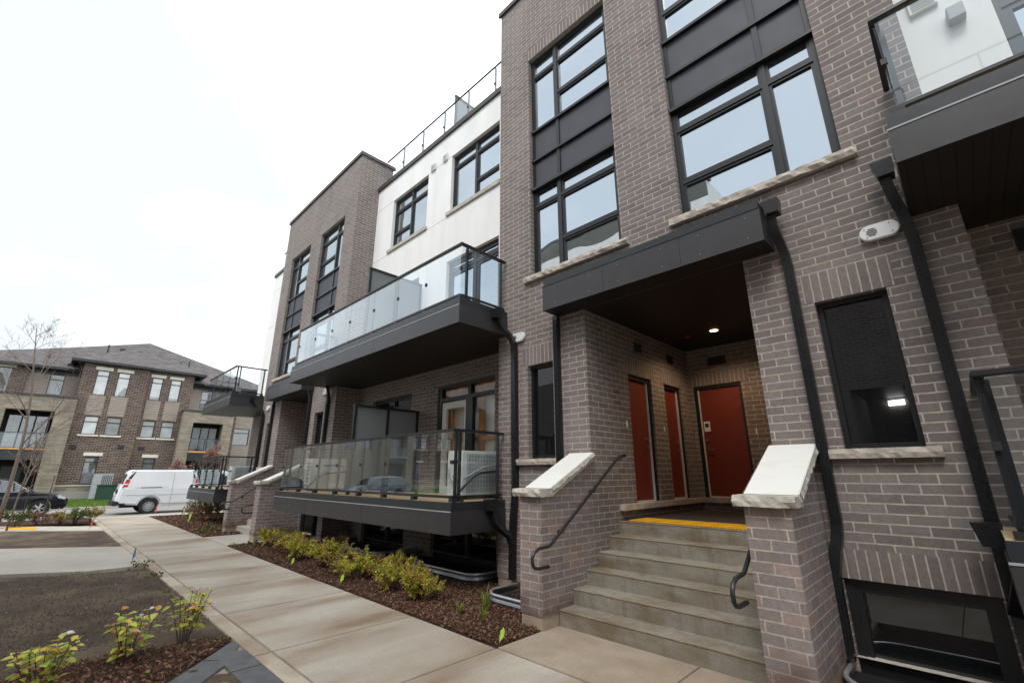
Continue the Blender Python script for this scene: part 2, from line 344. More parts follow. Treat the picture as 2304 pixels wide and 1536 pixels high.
# ------------------------------------------------------------------ mesh helpers
class MB:
    def __init__(s, fm=None): s.v = []; s.f = []; s.m = []; s.fm = fm; s.mi = 0
    def P(s, p): return s.fm(*p) if s.fm else tuple(p)
    def poly(s, pts, mi=None):
        i = len(s.v); s.v += [s.P(p) for p in pts]; s.f.append(list(range(i, i+len(pts)))); s.m.append(s.mi if mi is None else mi)
    def box(s, a, b, mi=None, skip=()):
        x0, y0, z0 = a; x1, y1, z1 = b
        if x0 > x1: x0, x1 = x1, x0
        if y0 > y1: y0, y1 = y1, y0
        if z0 > z1: z0, z1 = z1, z0
        i = len(s.v)
        s.v += [s.P(p) for p in ((x0,y0,z0),(x1,y0,z0),(x1,y1,z0),(x0,y1,z0),(x0,y0,z1),(x1,y0,z1),(x1,y1,z1),(x0,y1,z1))]
        for k, q in enumerate(((0,3,2,1),(4,5,6,7),(0,1,5,4),(1,2,6,5),(2,3,7,6),(3,0,4,7))):
            if k in skip: continue
            s.f.append([i+j for j in q]); s.m.append(s.mi if mi is None else mi)
        return s
    def prism(s, prof, axis, lo, hi, mi=None):
        """extrude a 2D outline along an axis; prof in the other two axes"""
        def q(p, t): return {'x': (t, p[0], p[1]), 'y': (p[0], t, p[1]), 'z': (p[0], p[1], t)}[axis]
        n = len(prof); i = len(s.v); s.v += [s.P(q(p, lo)) for p in prof] + [s.P(q(p, hi)) for p in prof]
        mi = s.mi if mi is None else mi
        s.f.append(list(range(i+n-1, i-1, -1))); s.f.append(list(range(i+n, i+2*n))); s.m += [mi, mi]
        for k in range(n): s.f.append([i+k, i+(k+1) % n, i+n+(k+1) % n, i+n+k]); s.m.append(mi)
        return s
    def tube(s, pts, r, n=8, cap=True, sq=None, mi=None):
        """swept tube; r a number or list; sq=(w,d) rectangular section"""
        pts = [Vector(p) for p in pts]; k = len(pts); rs = r if isinstance(r, (list, tuple)) else [r]*k
        rings = []; pu = None; mi = s.mi if mi is None else mi
        for i, p in enumerate(pts):
            d = (pts[min(i+1, k-1)] - pts[max(i-1, 0)])
            if d.length < 1e-9: d = Vector((0, 0, 1))
            d.normalize()
            if pu is None:
                ref = Vector((0, 1, 0)) if abs(d.y) < .9 else Vector((1, 0, 0)); u = ref.cross(d).normalized()
            else: u = (pu - d*pu.dot(d)).normalized()
            pu = u; vv = d.cross(u); base = len(s.v)
            if sq:
                for a, b in ((-1,-1),(1,-1),(1,1),(-1,1)): s.v.append(s.P(p + u*a*sq[0]/2 + vv*b*sq[1]/2))
                n = 4
            else:
                for j in range(n):
                    t = 2*math.pi*j/n; s.v.append(s.P(p + (u*math.cos(t)+vv*math.sin(t))*rs[i]))
            rings.append(base)
        for a, b in zip(rings, rings[1:]):
            for j in range(n): s.f.append([a+j, a+(j+1) % n, b+(j+1) % n, b+j]); s.m.append(mi)
        if cap:
            s.f.append([rings[0]+j for j in range(n)][::-1]); s.f.append([rings[-1]+j for j in range(n)]); s.m += [mi, mi]
        return s
    def build(s, name, mat, parent=None, smooth=False, bevel=0, seg=2):
        me = bpy.data.meshes.new(name); me.from_pydata(s.v, [], s.f)
        for mm in (mat if isinstance(mat, (list, tuple)) else [mat]): me.materials.append(MAT[mm])
        for p, i in zip(me.polygons, s.m): p.material_index = i; p.use_smooth = smooth
        me.update()
        bmm = bmesh.new(); bmm.from_mesh(me); bmesh.ops.recalc_face_normals(bmm, faces=bmm.faces)
        if bevel: bmesh.ops.bevel(bmm, geom=[e_ for e_ in bmm.edges], offset=bevel, segments=seg, affect='EDGES', clamp_overlap=True)
        bmm.to_mesh(me); bmm.free()
        o = bpy.data.objects.new(name, me); COL.objects.link(o)
        if parent: o.parent = parent
        return o
def raw(name, verts, faces, mat, parent=None, smooth=False, midx=None):
    me = bpy.data.meshes.new(name); me.from_pydata(verts, [], faces)
    for mm in (mat if isinstance(mat, (list, tuple)) else [mat]): me.materials.append(MAT[mm])
    if midx:
        for p, i in zip(me.polygons, midx): p.material_index = i
    if smooth:
        for p in me.polygons: p.use_smooth = True
    me.update(); o = bpy.data.objects.new(name, me); COL.objects.link(o)
    if parent: o.parent = parent
    return o
def tag(o, label=None, cat=None, group=None, kind=None):
    for k_, v_ in (('label', label), ('category', cat), ('group', group), ('kind', kind)):
        if v_: o[k_] = v_
    return o
def thing(name, label, cat, loc=(0, 0, 0), rz=0, group=None):
    o = bpy.data.objects.new(name, None); COL.objects.link(o); o.location = loc; o.rotation_euler = (0, 0, rz); o.empty_display_size = .2
    return tag(o, label, cat, group)
def dup(root, loc=None, rz=None, label=None, group=None):
    r = root.copy(); COL.objects.link(r)
    if loc is not None: r.location = loc
    if rz is not None: r.rotation_euler = (0, 0, rz)
    if label: r['label'] = label
    if group: r['group'] = group
    for ch in list(root.children):
        c = ch.copy(); COL.objects.link(c); c.parent = r
        for g in list(ch.children):
            d_ = g.copy(); COL.objects.link(d_); d_.parent = c
    return r
def struct(o): o['kind'] = 'structure'; return o
# wall frames: (u along wall, d depth into the building, z) -> world
def FN(plane): return lambda u, d, z: (u, plane + d, z)          # wall facing -y
def FE(plane): return lambda u, d, z: (plane - d, u, z)          # wall facing +x
def FS(plane): return lambda u, d, z: (u, plane - d, z)          # wall facing +y
def wall(mb, u0, u1, z0, z1, holes, depth=.12, mi=0, jmi=None):
    """front face of a wall with openings and their reveals"""
    us = sorted({u0, u1, *[h[0] for h in holes], *[h[1] for h in holes]}); zs = sorted({z0, z1, *[h[2] for h in holes], *[h[3] for h in holes]})
    us = [u for u in us if u0 <= u <= u1]; zs = [z for z in zs if z0 <= z <= z1]
    for a, b in zip(us, us[1:]):
        for c, d_ in zip(zs, zs[1:]):
            mu, mz = (a+b)/2, (c+d_)/2
            if any(h[0] < mu < h[1] and h[2] < mz < h[3] for h in holes): continue
            mb.poly([(a, 0, c), (b, 0, c), (b, 0, d_), (a, 0, d_)], mi)
    j = mi if jmi is None else jmi
    for h in holes:
        a, b, c, d_ = h[:4]; dp = h[4] if len(h) > 4 else depth
        mb.poly([(a, 0, c), (a, 0, d_), (a, dp, d_), (a, dp, c)], j); mb.poly([(b, 0, c), (b, dp, c), (b, dp, d_), (b, 0, d_)], j)
        mb.poly([(a, 0, d_), (b, 0, d_), (b, dp, d_), (a, dp, d_)], j); mb.poly([(a, 0, c), (a, dp, c), (b, dp, c), (b, 0, c)], j)
def window(parent, fm, u0, u1, z0, z1, cols, rows, d=.09, fr=.06, sash=.035, spand=(), gm='glass_upper', fmat='frame', name='window', back=None):
    """cols: inner mullion positions; rows[i]: transom heights in column i; spand: (z0,z1) bands of dark panel"""
    f = MB(fm); e_ = .0
    f.box((u0, d, z0), (u0+fr, d+.07, z1)); f.box((u1-fr, d, z0), (u1, d+.07, z1))
    f.box((u0+fr, d, z1-fr), (u1-fr, d+.07, z1)); f.box((u0+fr, d, z0), (u1-fr, d+.07, z0+fr))
    xs = [u0+fr] + list(cols) + [u1-fr]
    for c in cols: f.box((c-.035, d-.008, z0+fr), (c+.035, d+.07, z1-fr))
    g = MB(fm); s_ = MB(fm); cells = []
    for i, (a, b) in enumerate(zip(xs, xs[1:])):
        a2 = a + (.035 if i else 0); b2 = b - (.035 if i < len(xs)-2 else 0)
        zz = [z0+fr] + list(rows[i]) + [z1-fr]
        for j, r_ in enumerate(rows[i]): f.box((a2, d-.004, r_-.03), (b2, d+.07, r_+.03))
        for j, (c, e2) in enumerate(zip(zz, zz[1:])):
            c2 = c + (.03 if j else 0); e3 = e2 - (.03 if j < len(zz)-2 else 0)
            cm = (c2+e3)/2
            if any(q[0] < cm < q[1] for q in spand): s_.poly([(a2, d+.02, c2), (b2, d+.02, c2), (b2, d+.02, e3), (a2, d+.02, e3)]); continue
            if sash:
                k_ = sash
                f.box((a2, d+.012, c2), (a2+k_, d+.06, e3)); f.box((b2-k_, d+.012, c2), (b2, d+.06, e3)); f.box((a2+k_, d+.012, c2), (b2-k_, d+.06, c2+k_)); f.box((a2+k_, d+.012, e3-k_), (b2-k_, d+.06, e3))
                a3, b3, c3, e4 = a2+k_, b2-k_, c2+k_, e3-k_
            else: a3, b3, c3, e4 = a2, b2, c2, e3
            g.poly([(a3, d+.045, c3), (b3, d+.045, c3), (b3, d+.045, e4), (a3, d+.045, e4)])
    o = f.build(name, fmat, parent)
    if g.f: g.build('pane', gm, o)
    if s_.f: s_.build('spandrel_panel', 'spandrel', o)
    return o
def rough_box(name, a, b, mat, parent, amp=.012, res=.045, seed=0, axisface='front', smooth_top=None, fm=None):
    """quarry faced stone bar: box with chipped front"""
    bmm = bmesh.new(); a = Vector(a); b = Vector(b); s_ = b-a
    n = [max(2, int(abs(q)/res)) for q in s_]
    bmesh.ops.create_cube(bmm, size=1)
    for v in bmm.verts: v.co = a + Vector([(v.co[i]+.5)*s_[i] for i in range(3)])
    for i in range(3):
        for k_ in range(1, n[i]):
            co = a.copy(); co[i] += s_[i]*k_/n[i]; no = Vector((0, 0, 0)); no[i] = 1
            bmesh.ops.bisect_plane(bmm, geom=bmm.verts[:]+bmm.edges[:]+bmm.faces[:], plane_co=co, plane_no=no)
    for v in bmm.verts:
        q = v.co*14 + Vector((seed*7.1, 0, 0)); t = (v.co.z-a.z)/s_.z
        nv = mn.noise_vector(q)
        fy = abs(v.co.y-a.y) < 1e-4
        if fy: v.co.y += (-.5+nv.y)*amp*1.5 - math.sin(t*math.pi)*amp*.7 + amp
        if fy or abs(v.co.x-a.x) < 1e-4 or abs(v.co.x-b.x) < 1e-4: v.co.x += nv.x*amp*.6; v.co.z += nv.z*amp*.35
    me = bpy.data.meshes.new(name); bmm.to_mesh(me); bmm.free(); me.materials.append(MAT[mat])
    o = bpy.data.objects.new(name, me); COL.objects.link(o)
    if parent: o.parent = parent
    return o
def polyprism(name, pts, z0, z1, mat, bevel=0):
    mb = MB(); mb.prism(pts, 'z', z0, z1); return mb.build(name, mat, bevel=bevel)
def bendy(pts, n=6):
    """round the corners of a polyline"""
    P = [Vector(p) for p in pts]; out_ = [P[0]]
    for i in range(1, len(P)-1):
        a_, b_, c_ = P[i-1], P[i], P[i+1]; r_ = min((a_-b_).length, (c_-b_).length)*.45
        s1 = b_+(a_-b_).normalized()*r_; s2 = b_+(c_-b_).normalized()*r_
        for k_ in range(n+1):
            t = k_/n; out_.append(s1.lerp(b_, t).lerp(b_.lerp(s2, t), t))
    return out_ + [P[-1]]

# ================================================================== SETTING: ground
def sheet(name, pts, z, mat, kind='structure'):
    mb = MB(); mb.poly([(x, y, z) for x, y in pts]); o = mb.build(name, mat); o['kind'] = kind; return o
def grid_patch(name, pts, z, mat, amp, res, fq=2.5):
    """bumpy ground patch clipped to a convex outline"""
    xs = [p[0] for p in pts]; ys = [p[1] for p in pts]
    bmm = bmesh.new(); nx = int((max(xs)-min(xs))/res)+1; ny = int((max(ys)-min(ys))/res)+1
    bmesh.ops.create_grid(bmm, x_segments=nx, y_segments=ny, size=.5)
    for v in bmm.verts:
        v.co.x = (v.co.x+.5)*(max(xs)-min(xs))+min(xs); v.co.y = (v.co.y+.5)*(max(ys)-min(ys))+min(ys)
    n = len(pts); ar = sum(pts[i][0]*pts[(i+1) % n][1]-pts[(i+1) % n][0]*pts[i][1] for i in range(n))
    P = pts if ar > 0 else pts[::-1]
    for i in range(n):
        a, b = P[i], P[(i+1) % n]; no = Vector((b[1]-a[1], -(b[0]-a[0]), 0)).normalized()
        bmesh.ops.bisect_plane(bmm, geom=bmm.verts[:]+bmm.edges[:]+bmm.faces[:], plane_co=(a[0], a[1], 0), plane_no=no, clear_outer=True)
    def edge_d(x, y):
        dd = 9
        for i in range(n):
            a, b = P[i], P[(i+1) % n]; ex, ey = b[0]-a[0], b[1]-a[1]; ll = math.hypot(ex, ey)
            dd = min(dd, ((x-a[0])*-ey+(y-a[1])*ex)/ll)
        return dd
    for v in bmm.verts:
        e_ = min(1, max(0, edge_d(v.co.x, v.co.y)/.12))
        h = mn.noise(Vector((v.co.x*fq, v.co.y*fq, 1)))*.6 + mn.noise(Vector((v.co.x*fq*4, v.co.y*fq*4, 5)))*.4
        v.co.z = z + e_*(.02 + h*amp)
    me = bpy.data.meshes.new(name); bmm.to_mesh(me); bmm.free(); me.materials.append(MAT[mat])
    for p in me.polygons: p.use_smooth = True
    o = bpy.data.objects.new(name, me); COL.objects.link(o); o['kind'] = 'structure'; return o, P
sheet('ground', [(-1500, -1500), (1500, -1500), (1500, 1500), (-1500, 1500)], -.16, 'ground_far')
sheet('soil_base', [(-27.2, -8), (14, -8), (14, 5.6), (-27.2, 5.6)], -.06, 'soil')
sheet('road', [(-35.2, -200), (-27.1, -200), (-27.1, 200), (-35.2, 200)], -.10, 'road')
def kerb(name, x0, x1):
    mb = MB(); y = -60.0
    while y < 60: mb.box((x0, y, -.16), (x1, y+2.985, .02)); y += 3
    o = mb.build(name, 'kerb', bevel=.02); o['kind'] = 'structure'
kerb('kerb', -27.1, -26.9); kerb('kerb', -35.4, -35.2)
sheet('verge', [(-43.5, -200), (-35.4, -200), (-35.4, 200), (-43.5, 200)], .0, 'lawn')
sheet('front_yard', [(-49, -200), (-43.5, -200), (-43.5, 200), (-49, 200)], .03, 'lawn')
# main sidewalk: separate slabs with open joints and a tooled border
jx = [-26.9, -25.1, -23.3, -21.5, -19.7, -17.9, -16.2, -14.3, -12.5, -10.85, -9.07, -7.32, -5.5, -3.92, -2.2, -.45, 1.3, 3.0, 5, 7, 9]
sw = MB()
for a, b in zip(jx, jx[1:]):
    sw.box((a+.005, 2.06, -.12), (b-.005, 3.735, 0))
sw.build('sidewalk', 'sidewalk', bevel=.006)['kind'] = 'structure'
sw = MB()
for a, b in zip(jx, jx[1:]): sw.box((a+.004, 1.88, -.12), (b-.004, 2.052, -.002))
sw.build('sidewalk_border', 'sidewalk_edge', bevel=.006)['kind'] = 'structure'
sw = MB()      # entry apron in front of the steps
for a, b, c, d_ in ((-3.915, -2.2, 3.745, 4.75), (-2.19, -1.2, 3.745, 4.75)): sw.box((a, c, -.12), (b, d_, .003))
sw.build('entry_path', 'path_dark', bevel=.005)['kind'] = 'structure'
sw = MB(); sw.box((-16.2, 3.745, -.12), (-13.95, 4.75, .003)); sw.build('entry_path', 'path', bevel=.005)['kind'] = 'structure'
polyprism('cross_path', [(-21.6, -5), (-18.4, -5), (-13.0, -.12), (-12.25, 1.0), (-12.2, 1.872), (-15.7, 1.872), (-17.36, -.28)], -.12, .002, 'path', .004)['kind'] = 'structure'
polyprism('cross_path', [(-28.0, -4), (-25.9, -4), (-22.69, -.49), (-20.5, 1.872), (-22.2, 1.872), (-24.66, -.56)], -.12, .002, 'path', .004)['kind'] = 'structure'
sheet('tactile_plate', [(-24.25, -.42), (-23.05, -.42), (-22.35, .32), (-23.55, .32)], .008, 'tactile')['kind'] = 'structure'
sheet('road_apron', [(-26.9, 3.745), (-26.9, 9), (-25.9, 9), (-25.9, 3.745)], .0, 'path')
sl, soilP1 = grid_patch('soil_bed', [(-12.15, 1.87), (-12.2, .9), (-13.4, -1), (-13.4, -6), (-3.5, -6), (-3.5, 1.87)], -.02, 'soil', .03, .07)
s2_, soilP2 = grid_patch('soil_bed', [(-20.4, 1.87), (-22.6, -.5), (-24.5, -2.6), (-19, -2.6), (-17.45, -.3), (-15.8, 1.87)], -.02, 'soil', .03, .12)
m1, mulP1 = grid_patch('mulch_bed', [(-13.9, 3.75), (-3.93, 3.75), (-3.93, 4.6), (-3.95, 5.6), (-13.9, 5.6)], -.005, 'mulch', .035, .06, 4)
grid_patch('mulch_bed', [(-13.9, 5.6), (-5.85, 5.6), (-5.85, 6.3), (-12.6, 6.3)], -.005, 'mulch', .02, .12, 4)
m2, mulP2 = grid_patch('mulch_bed', [(-25.4, 3.75), (-16.25, 3.75), (-16.25, 6.3), (-25.4, 6.3)], -.005, 'mulch', .035, .14, 4)
m3, mulP3 = grid_patch('mulch_bed', [(-26.85, 1.87), (-26.85, -6), (-25.0, -1.6), (-22.3, 1.87)], -.005, 'mulch', .035, .14, 4)
m4, mulP4 = grid_patch('mulch_bed', [(-6.14, 1.87), (-7.0, 1.55), (-6.9, .9), (-6.55, .3), (-6.9, -1.5), (-3.2, -1.5), (-3.2, -.88)], .012, 'mulch', .03, .05, 4)
m5, mulP5 = grid_patch('mulch_bed', [(-1.14, 3.745), (9, 3.745), (9, 5.57), (-1.14, 5.57)], -.005, 'mulch', .03, .08, 4)
# diagonal paver walk
pb = MB(); tdir = Vector((.78, -.72, 0)).normalized(); tn = Vector((-tdir.y, tdir.x, 0)); o0 = Vector((-6.14, 1.89, 0))
def clipc(c): return c.y < 1.80
bd = MB()
k = 0.0
while k < 8:
    a = o0 + tdir*(k+.005); b = o0+tdir*(k+.595)
    q = [a, b, b+tn*.29, a+tn*.29]
    if max(p.y for p in q) > 1.872:
        q = [Vector((p.x, min(p.y, 1.872), 0)) for p in q]
    bd.prism([(p.x, p.y) for p in q], 'z', -.05, .012); k += .6
x = -5.75
while x < -3:
    bd.prism([(x, 1.60), (x+.55, 1.60), (x+.55, 1.872), (x, 1.872)], 'z', -.05, .0121); x += .56
bd.build('paver_border', 'paver_border', bevel=.006)['kind'] = 'structure'
for i in range(0, 20):
    for j in range(0, 14):
        # 45 degree herring courses along the walk
        a = o0 + tdir*(i*.46 + (j % 2)*.23) + tn*(.30 + j*.155)
        b = a + tdir*.45; q = [a, b, b+tn*.148, a+tn*.148]
        if max(p.y for p in q) > 1.59 or a.x > -.5: continue
        pb.prism([(p.x, p.y) for p in q], 'z', -.05, .012)
pb.build('paver_walk', 'pavers', bevel=.004, seg=1)['kind'] = 'structure'
sheet('paver_bedding', [(-6.12, 1.87), (-2.0, -1.95), (2, -1.95), (2, 1.87)], -.004, 'path_dark')

# ================================================================== APARTMENT BLOCK
bld = thing('apartment_building', 'long brown brick and white stucco apartment block with black framed windows and glass balconies', 'building', (-5.8, 5.57, 0))
BLD0 = Vector((-5.8, 5.57, 0))
def under(o, root):      # keep world placement while parenting
    o.parent = root; o.matrix_parent_inverse = Matrix.Translation(-Vector(root.location)); return o
class BW:                # thin proxy so helpers can parent straight to the block
    pass
FP = 5.57; FR = 6.3; ZT = 12.17
def reparent(o): o.matrix_parent_inverse = Matrix.Translation(-BLD0)
def tower(xl, xr, dx, side=True):
    fm = FN(FP); S = lambda v: v - dx
    holes = [(S(-4.99), S(-3.13), 5.165, 10.15, .10), (S(-2.19), S(-.33), 5.165, 10.15, .10),
             (S(-5.11), S(-4.55), 1.98, 3.53, .10), (S(-.865), S(-.25), 1.98, 3.53, .10),
             (S(-3.884), S(-1.503), -.1, 4.25, 0), (S(-1.08), S(-.03), .0, .80, .10), (S(-5.2), S(-4.5), .0, .80, .10)]
    mb = MB(fm); wall(mb, xl, xr, .151, ZT, [(h[0], h[1], max(h[2], .151), h[3], h[4]) for h in holes])
    for X_ in (xl, xr): mb.poly([(X_, 0, .151), (X_, 1.18, .151), (X_, 1.18, ZT), (X_, 0, ZT)])
    mb.poly([(xl, 1.18, 11), (xr, 1.18, 11), (xr, 1.18, ZT), (xl, 1.18, ZT)])
    mb.poly([(xl, 0, ZT), (xr, 0, ZT), (xr, 1.18, ZT), (xl, 1.18, ZT)])
    mb.build('brick_wall', 'brick', bld)
    # plinth
    p = MB(fm)
    for a, b in ((xl, S(-5.2)), (S(-4.5), S(-3.884)), (S(-1.503), S(-1.08)), (S(-.03), xr)): p.box((a+.01, .012, -.3), (b-.001, .4, .151))
    p.build('foundation', 'footing', bld)
    c = MB(fm); c.box((xl-.04, -.05, ZT+.002), (xr+.04, 1.25, ZT+.07)); c.box((xl-.045, -.055, ZT-.06), (xr+.045, -.003, ZT+.002)); c.box((xr+.003, -.003, ZT-.06), (xr+.045, 1.25, ZT+.002)); c.build('parapet_cap', 'cap_brown', bld)
    # porch interior
    pr_ = MB(); XL, XR, YB = S(-3.884), S(-1.503), 9.23
    fm1 = lambda u, d, z: (XL - d, u, z)
    wl = MB(fm1); wall(wl, FP, YB, .151, 4.25, [(6.77, 7.58, 1.30, 3.40, .16), (8.08, 8.80, 1.30, 3.40, .16)]); wl.build('porch_wall', 'brick', bld)
    wb = MB(FN(YB)); wall(wb, XL, XR, .9, 4.25, [(XL+.08, XL+1.02, 1.30, 3.47, .10)]); wb.build('porch_wall', 'brick', bld)
    wr = MB(); wr.poly([(XR, FP, .151), (XR, YB, .151), (XR, YB, 4.25), (XR, FP, 4.25)]); wr.build('porch_wall', 'brick', bld)
    cl = MB(); cl.box((XL, FP+.001, 4.25), (XR, YB, 4.3)); cl.build('porch_ceiling', 'soffit', bld)
    sb = MB(); sb.box((XL, 6.25, 1.21), (XL+.07, YB, 1.30)); sb.box((XL+.07, YB-.07, 1.21), (XR, YB, 1.30)); sb.build('stone_ledge', 'limestone', bld, bevel=.008)
    for a, b in ((6.66, 7.69), (7.97, 8.91)): MB(fm1).box((a, -.003, 3.40), (b, -.0, 3.66)).build('soldier_course', 'brick_soldier', bld)
    sd_ = MB(FN(YB)); sd_.box((XL+.0, -.003, 3.47), (XL+1.15, 0, 3.73)); sd_.build('soldier_course', 'brick_soldier', bld)
    for a, b in ((6.77, 7.58), (8.08, 8.80)):        # side doors
        f = MB(fm1); f.box((a, .04, 1.30), (a+.06, .16, 3.40)); f.box((b-.06, .04, 1.30), (b, .16, 3.40)); f.box((a+.06, .04, 3.33), (b-.06, .16, 3.40)); fo = f.build('door_frame', 'frame', bld)
        dr = MB(fm1); dr.box((a+.063, .09, 1.325), (b-.085, .13, 3.325)); do_ = dr.build('door', 'door_red', bld, bevel=.004)
        e_ = MB(fm1); e_.box((b-.084, .06, 1.31), (b-.0601, .10, 3.329)); e_.box((a+.063, .07, 1.302), (b-.085, .135, 1.323)); e_.build('metal_edge', 'white_metal', do_)
        hd = MB(fm1); hd.tube([(b-.17, .09, 2.18), (b-.17, .03, 2.18), (b-.29, .03, 2.18)], .011, 8); hd.build('handle', 'steel', do_); MB(fm1).tube([(b-.17, .09, 2.32), (b-.17, .065, 2.32)], .028, 12).build('deadbolt', 'steel', do_)
        nm = MB(fm1); nm.box((a-.17, -.012, 2.47), (a-.14, -.001, 2.58)); nm.build('doorbell', 'white_plastic', bld)
    a, b = XL+.08, XL+1.02
    fq = FN(YB); f = MB(fq); f.box((a, .02, 1.30), (a+.07, .10, 3.47)); f.box((b-.05, .02, 1.30), (b, .10, 3.47)); f.box((a+.07, .02, 3.40), (b-.05, .10, 3.47)); f.build('door_frame', 'frame', bld)
    dr = MB(fq); dr.box((a+.095, .05, 1.33), (b-.053, .09, 3.395)); do_ = dr.build('door', 'door_red', bld, bevel=.004)
    e_ = MB(fq); e_.box((a+.0701, .035, 1.31), (a+.093, .095, 3.395)); e_.box((a+.095, .035, 1.305), (b-.053, .095, 1.328)); e_.build('metal_edge', 'white_metal', do_)
    kp = MB(fq); kp.box((a+.12, .035, 2.55), (a+.24, .05, 2.75)); kp.build('keypad', 'white_plastic', do_, bevel=.003)
    kb = MB(fq); kb.box((a+.145, .03, 2.64), (a+.215, .034, 2.71)); kb.build('keypad_button', 'black_plastic', do_)
    hd = MB(fq); hd.tube([(a+.17, .05, 2.20), (a+.17, -.01, 2.20), (a+.29, -.01, 2.20)], .011, 8); hd.build('handle', 'steel', do_); MB(fq).tube([(a+.17, .05, 2.38), (a+.17, .02, 2.38)], .03, 12).build('deadbolt', 'steel', do_)
    for q_ in (b+.14, b+.48): MB(fq).box((q_, -.012, 2.44), (q_+.025, -.001, 2.54)).build('doorbell', 'white_plastic', bld)
    for yy in (7.05, 8.3): MB(fm1).box((yy, -.02, 3.85), (yy+.25, -.001, 4.02)).build('vent', 'black_plastic', bld)
    vn = MB(fq); vn.box((XL+.45, -.02, 3.86), (XL+.8, -.001, 4.03)); vn.build('vent', 'black_plastic', bld)
    # windows
    for (u0, u1, mc, wide) in ((S(-4.99), S(-3.13), S(-4.35), 'r'), (S(-2.19), S(-.33), S(-.93), 'l')):
        nar = [5.06+0, ]; rn = [6.62, 6.98, 7.64, 8.33, 9.70]; rw = [5.74, 6.62, 6.98, 7.64, 8.33, 8.93, 9.70]
        rows = [rn, rw] if wide == 'r' else [rw, rn]
        window(bld, fm, u0, u1, 5.165, 10.15, [mc], rows, spand=[(6.98, 8.33)])
        tr = MB(fm)      # ledges over and under the dark spandrel
        tr.box((u0+.004, .02, 6.955), (u1-.004, .088, 7.005)); tr.box((u0+.004, .055, 7.62), (u1-.004, .086, 7.66)); tr.box((u0+.004, .05, 8.3), (u1-.004, .086, 8.35)); tr.build('spandrel_trim', 'frame', bld)
        rough_box('window_sill', (u0-.15, FP-.07, 5.06), (u1+.13, FP+.02, 5.163), 'limestone', bld, amp=.016, seed=int(u0*3) % 17)
    window(bld, fm, S(-5.11), S(-4.55), 1.98, 3.53, [], [[]], fr=.05, sash=0, gm='glass_low')
    window(bld, fm, S(-.865), S(-.25), 1.98, 3.53, [], [[]], fr=.05, sash=0, gm='glass_low')
    window(bld, fm, S(-1.08), S(-.03), .0, .80, [], [[]], fr=.07, sash=.05, gm='glass_low', d=.05)
    window(bld, fm, S(-5.2), S(-4.5), .0, .80, [], [[]], fr=.06, sash=0, gm='glass_low', d=.05)
    rough_box('window_sill', (S(-5.36), FP-.07, 1.885), (S(-4.40), FP+.02, 1.978), 'limestone', bld, seed=3)
    rough_box('window_sill', (S(-1.0), FP-.07, 1.885), (S(-.145), FP+.02, 1.978), 'limestone', bld, seed=5)
    for a, b, c, d_ in ((-5.22, -4.45, 3.53, 3.86), (-.95, -.17, 3.53, 3.86), (-1.18, .05, .8, 1.06), (-5.3, -4.42, .8, 1.06), (-5.05, -3.05, 10.15, 10.42), (-2.27, -.25, 10.15, 10.42)):
        MB(fm).box((S(a), -.003, c), (S(b), 0, d_)).build('soldier_course', 'brick_soldier', bld)
    # canopy over the steps
    c0, c1 = S(-4.40), S(-1.14)
    cn = MB(); cn.box((c0, 5.17, 4.25), (c1, 5.56, 4.665)); co_ = cn.build('canopy', ['fascia', 'soffit'], bld)
    for p in co_.data.polygons:
        if p.normal.z < -.9: p.material_index = 1
    for q_ in (c0+1.15, c0+2.3): MB().box((q_-.002, 5.1685, 4.252), (q_+.002, 5.1695, 4.652)).build('seam', 'dark_void', co_)
    for q_ in (c0+.25, c0+.9, c0+1.4, c0+2.05, c0+2.55, c0+3.1):
        for zz in (4.33, 4.58): MB().tube([(q_, 5.1699, zz), (q_, 5.166, zz)], .006, 6).build('screw', 'grey_metal', co_)
    cf = MB(); cf.box((c0+.012, 5.185, 4.667), (c1-.012, 5.565, 4.765)); cf.box((c0-.004, 5.163, 4.655), (c1+.004, 5.169, 4.668)); cf.build('flashing', 'flashing', co_)
    return
tower(-5.83, .40, 0); tower(-18.97, -12.58, 13.08)
# porch lamp
lm = MB(); lm.tube([(-2.85, 8.139, 4.249), (-2.85, 8.139, 4.243)], .07, 20); lo = lm.build('porch_lamp', 'lamp_warm'); tag(lo, 'round recessed lamp glowing in the dark porch ceiling', 'lamp')
ring = MB(); 
for i in range(24):
    a0, a1 = 2*math.pi*i/24, 2*math.pi*(i+1)/24
    ring.poly([(-2.85+.07*math.cos(a0), 8.139+.07*math.sin(a0), 4.244), (-2.85+.07*math.cos(a1), 8.139+.07*math.sin(a1), 4.244), (-2.85+.1*math.cos(a1), 8.139+.1*math.sin(a1), 4.246), (-2.85+.1*math.cos(a0), 8.139+.1*math.sin(a0), 4.246)])
rg = ring.build('trim_ring', 'brass_tie', lo)
ll = bpy.data.lights.new('porch_light', 'SPOT'); ll.energy = 34; ll.color = (1, .68, .42); ll.spot_size = R(150); ll.spot_blend = .6; ll.shadow_soft_size = .07
lob = bpy.data.objects.new('porch_light', ll); COL.objects.link(lob); lob.location = (-2.85, 8.139, 4.225)
sm = MB(); sm.tube([(-3.354, 8.186, 4.249), (-3.354, 8.186, 4.215)], [.06, .045], 16); tag(sm.build('smoke_alarm', 'door_red'), 'small dark red alarm on the porch ceiling beside the lamp', 'alarm')

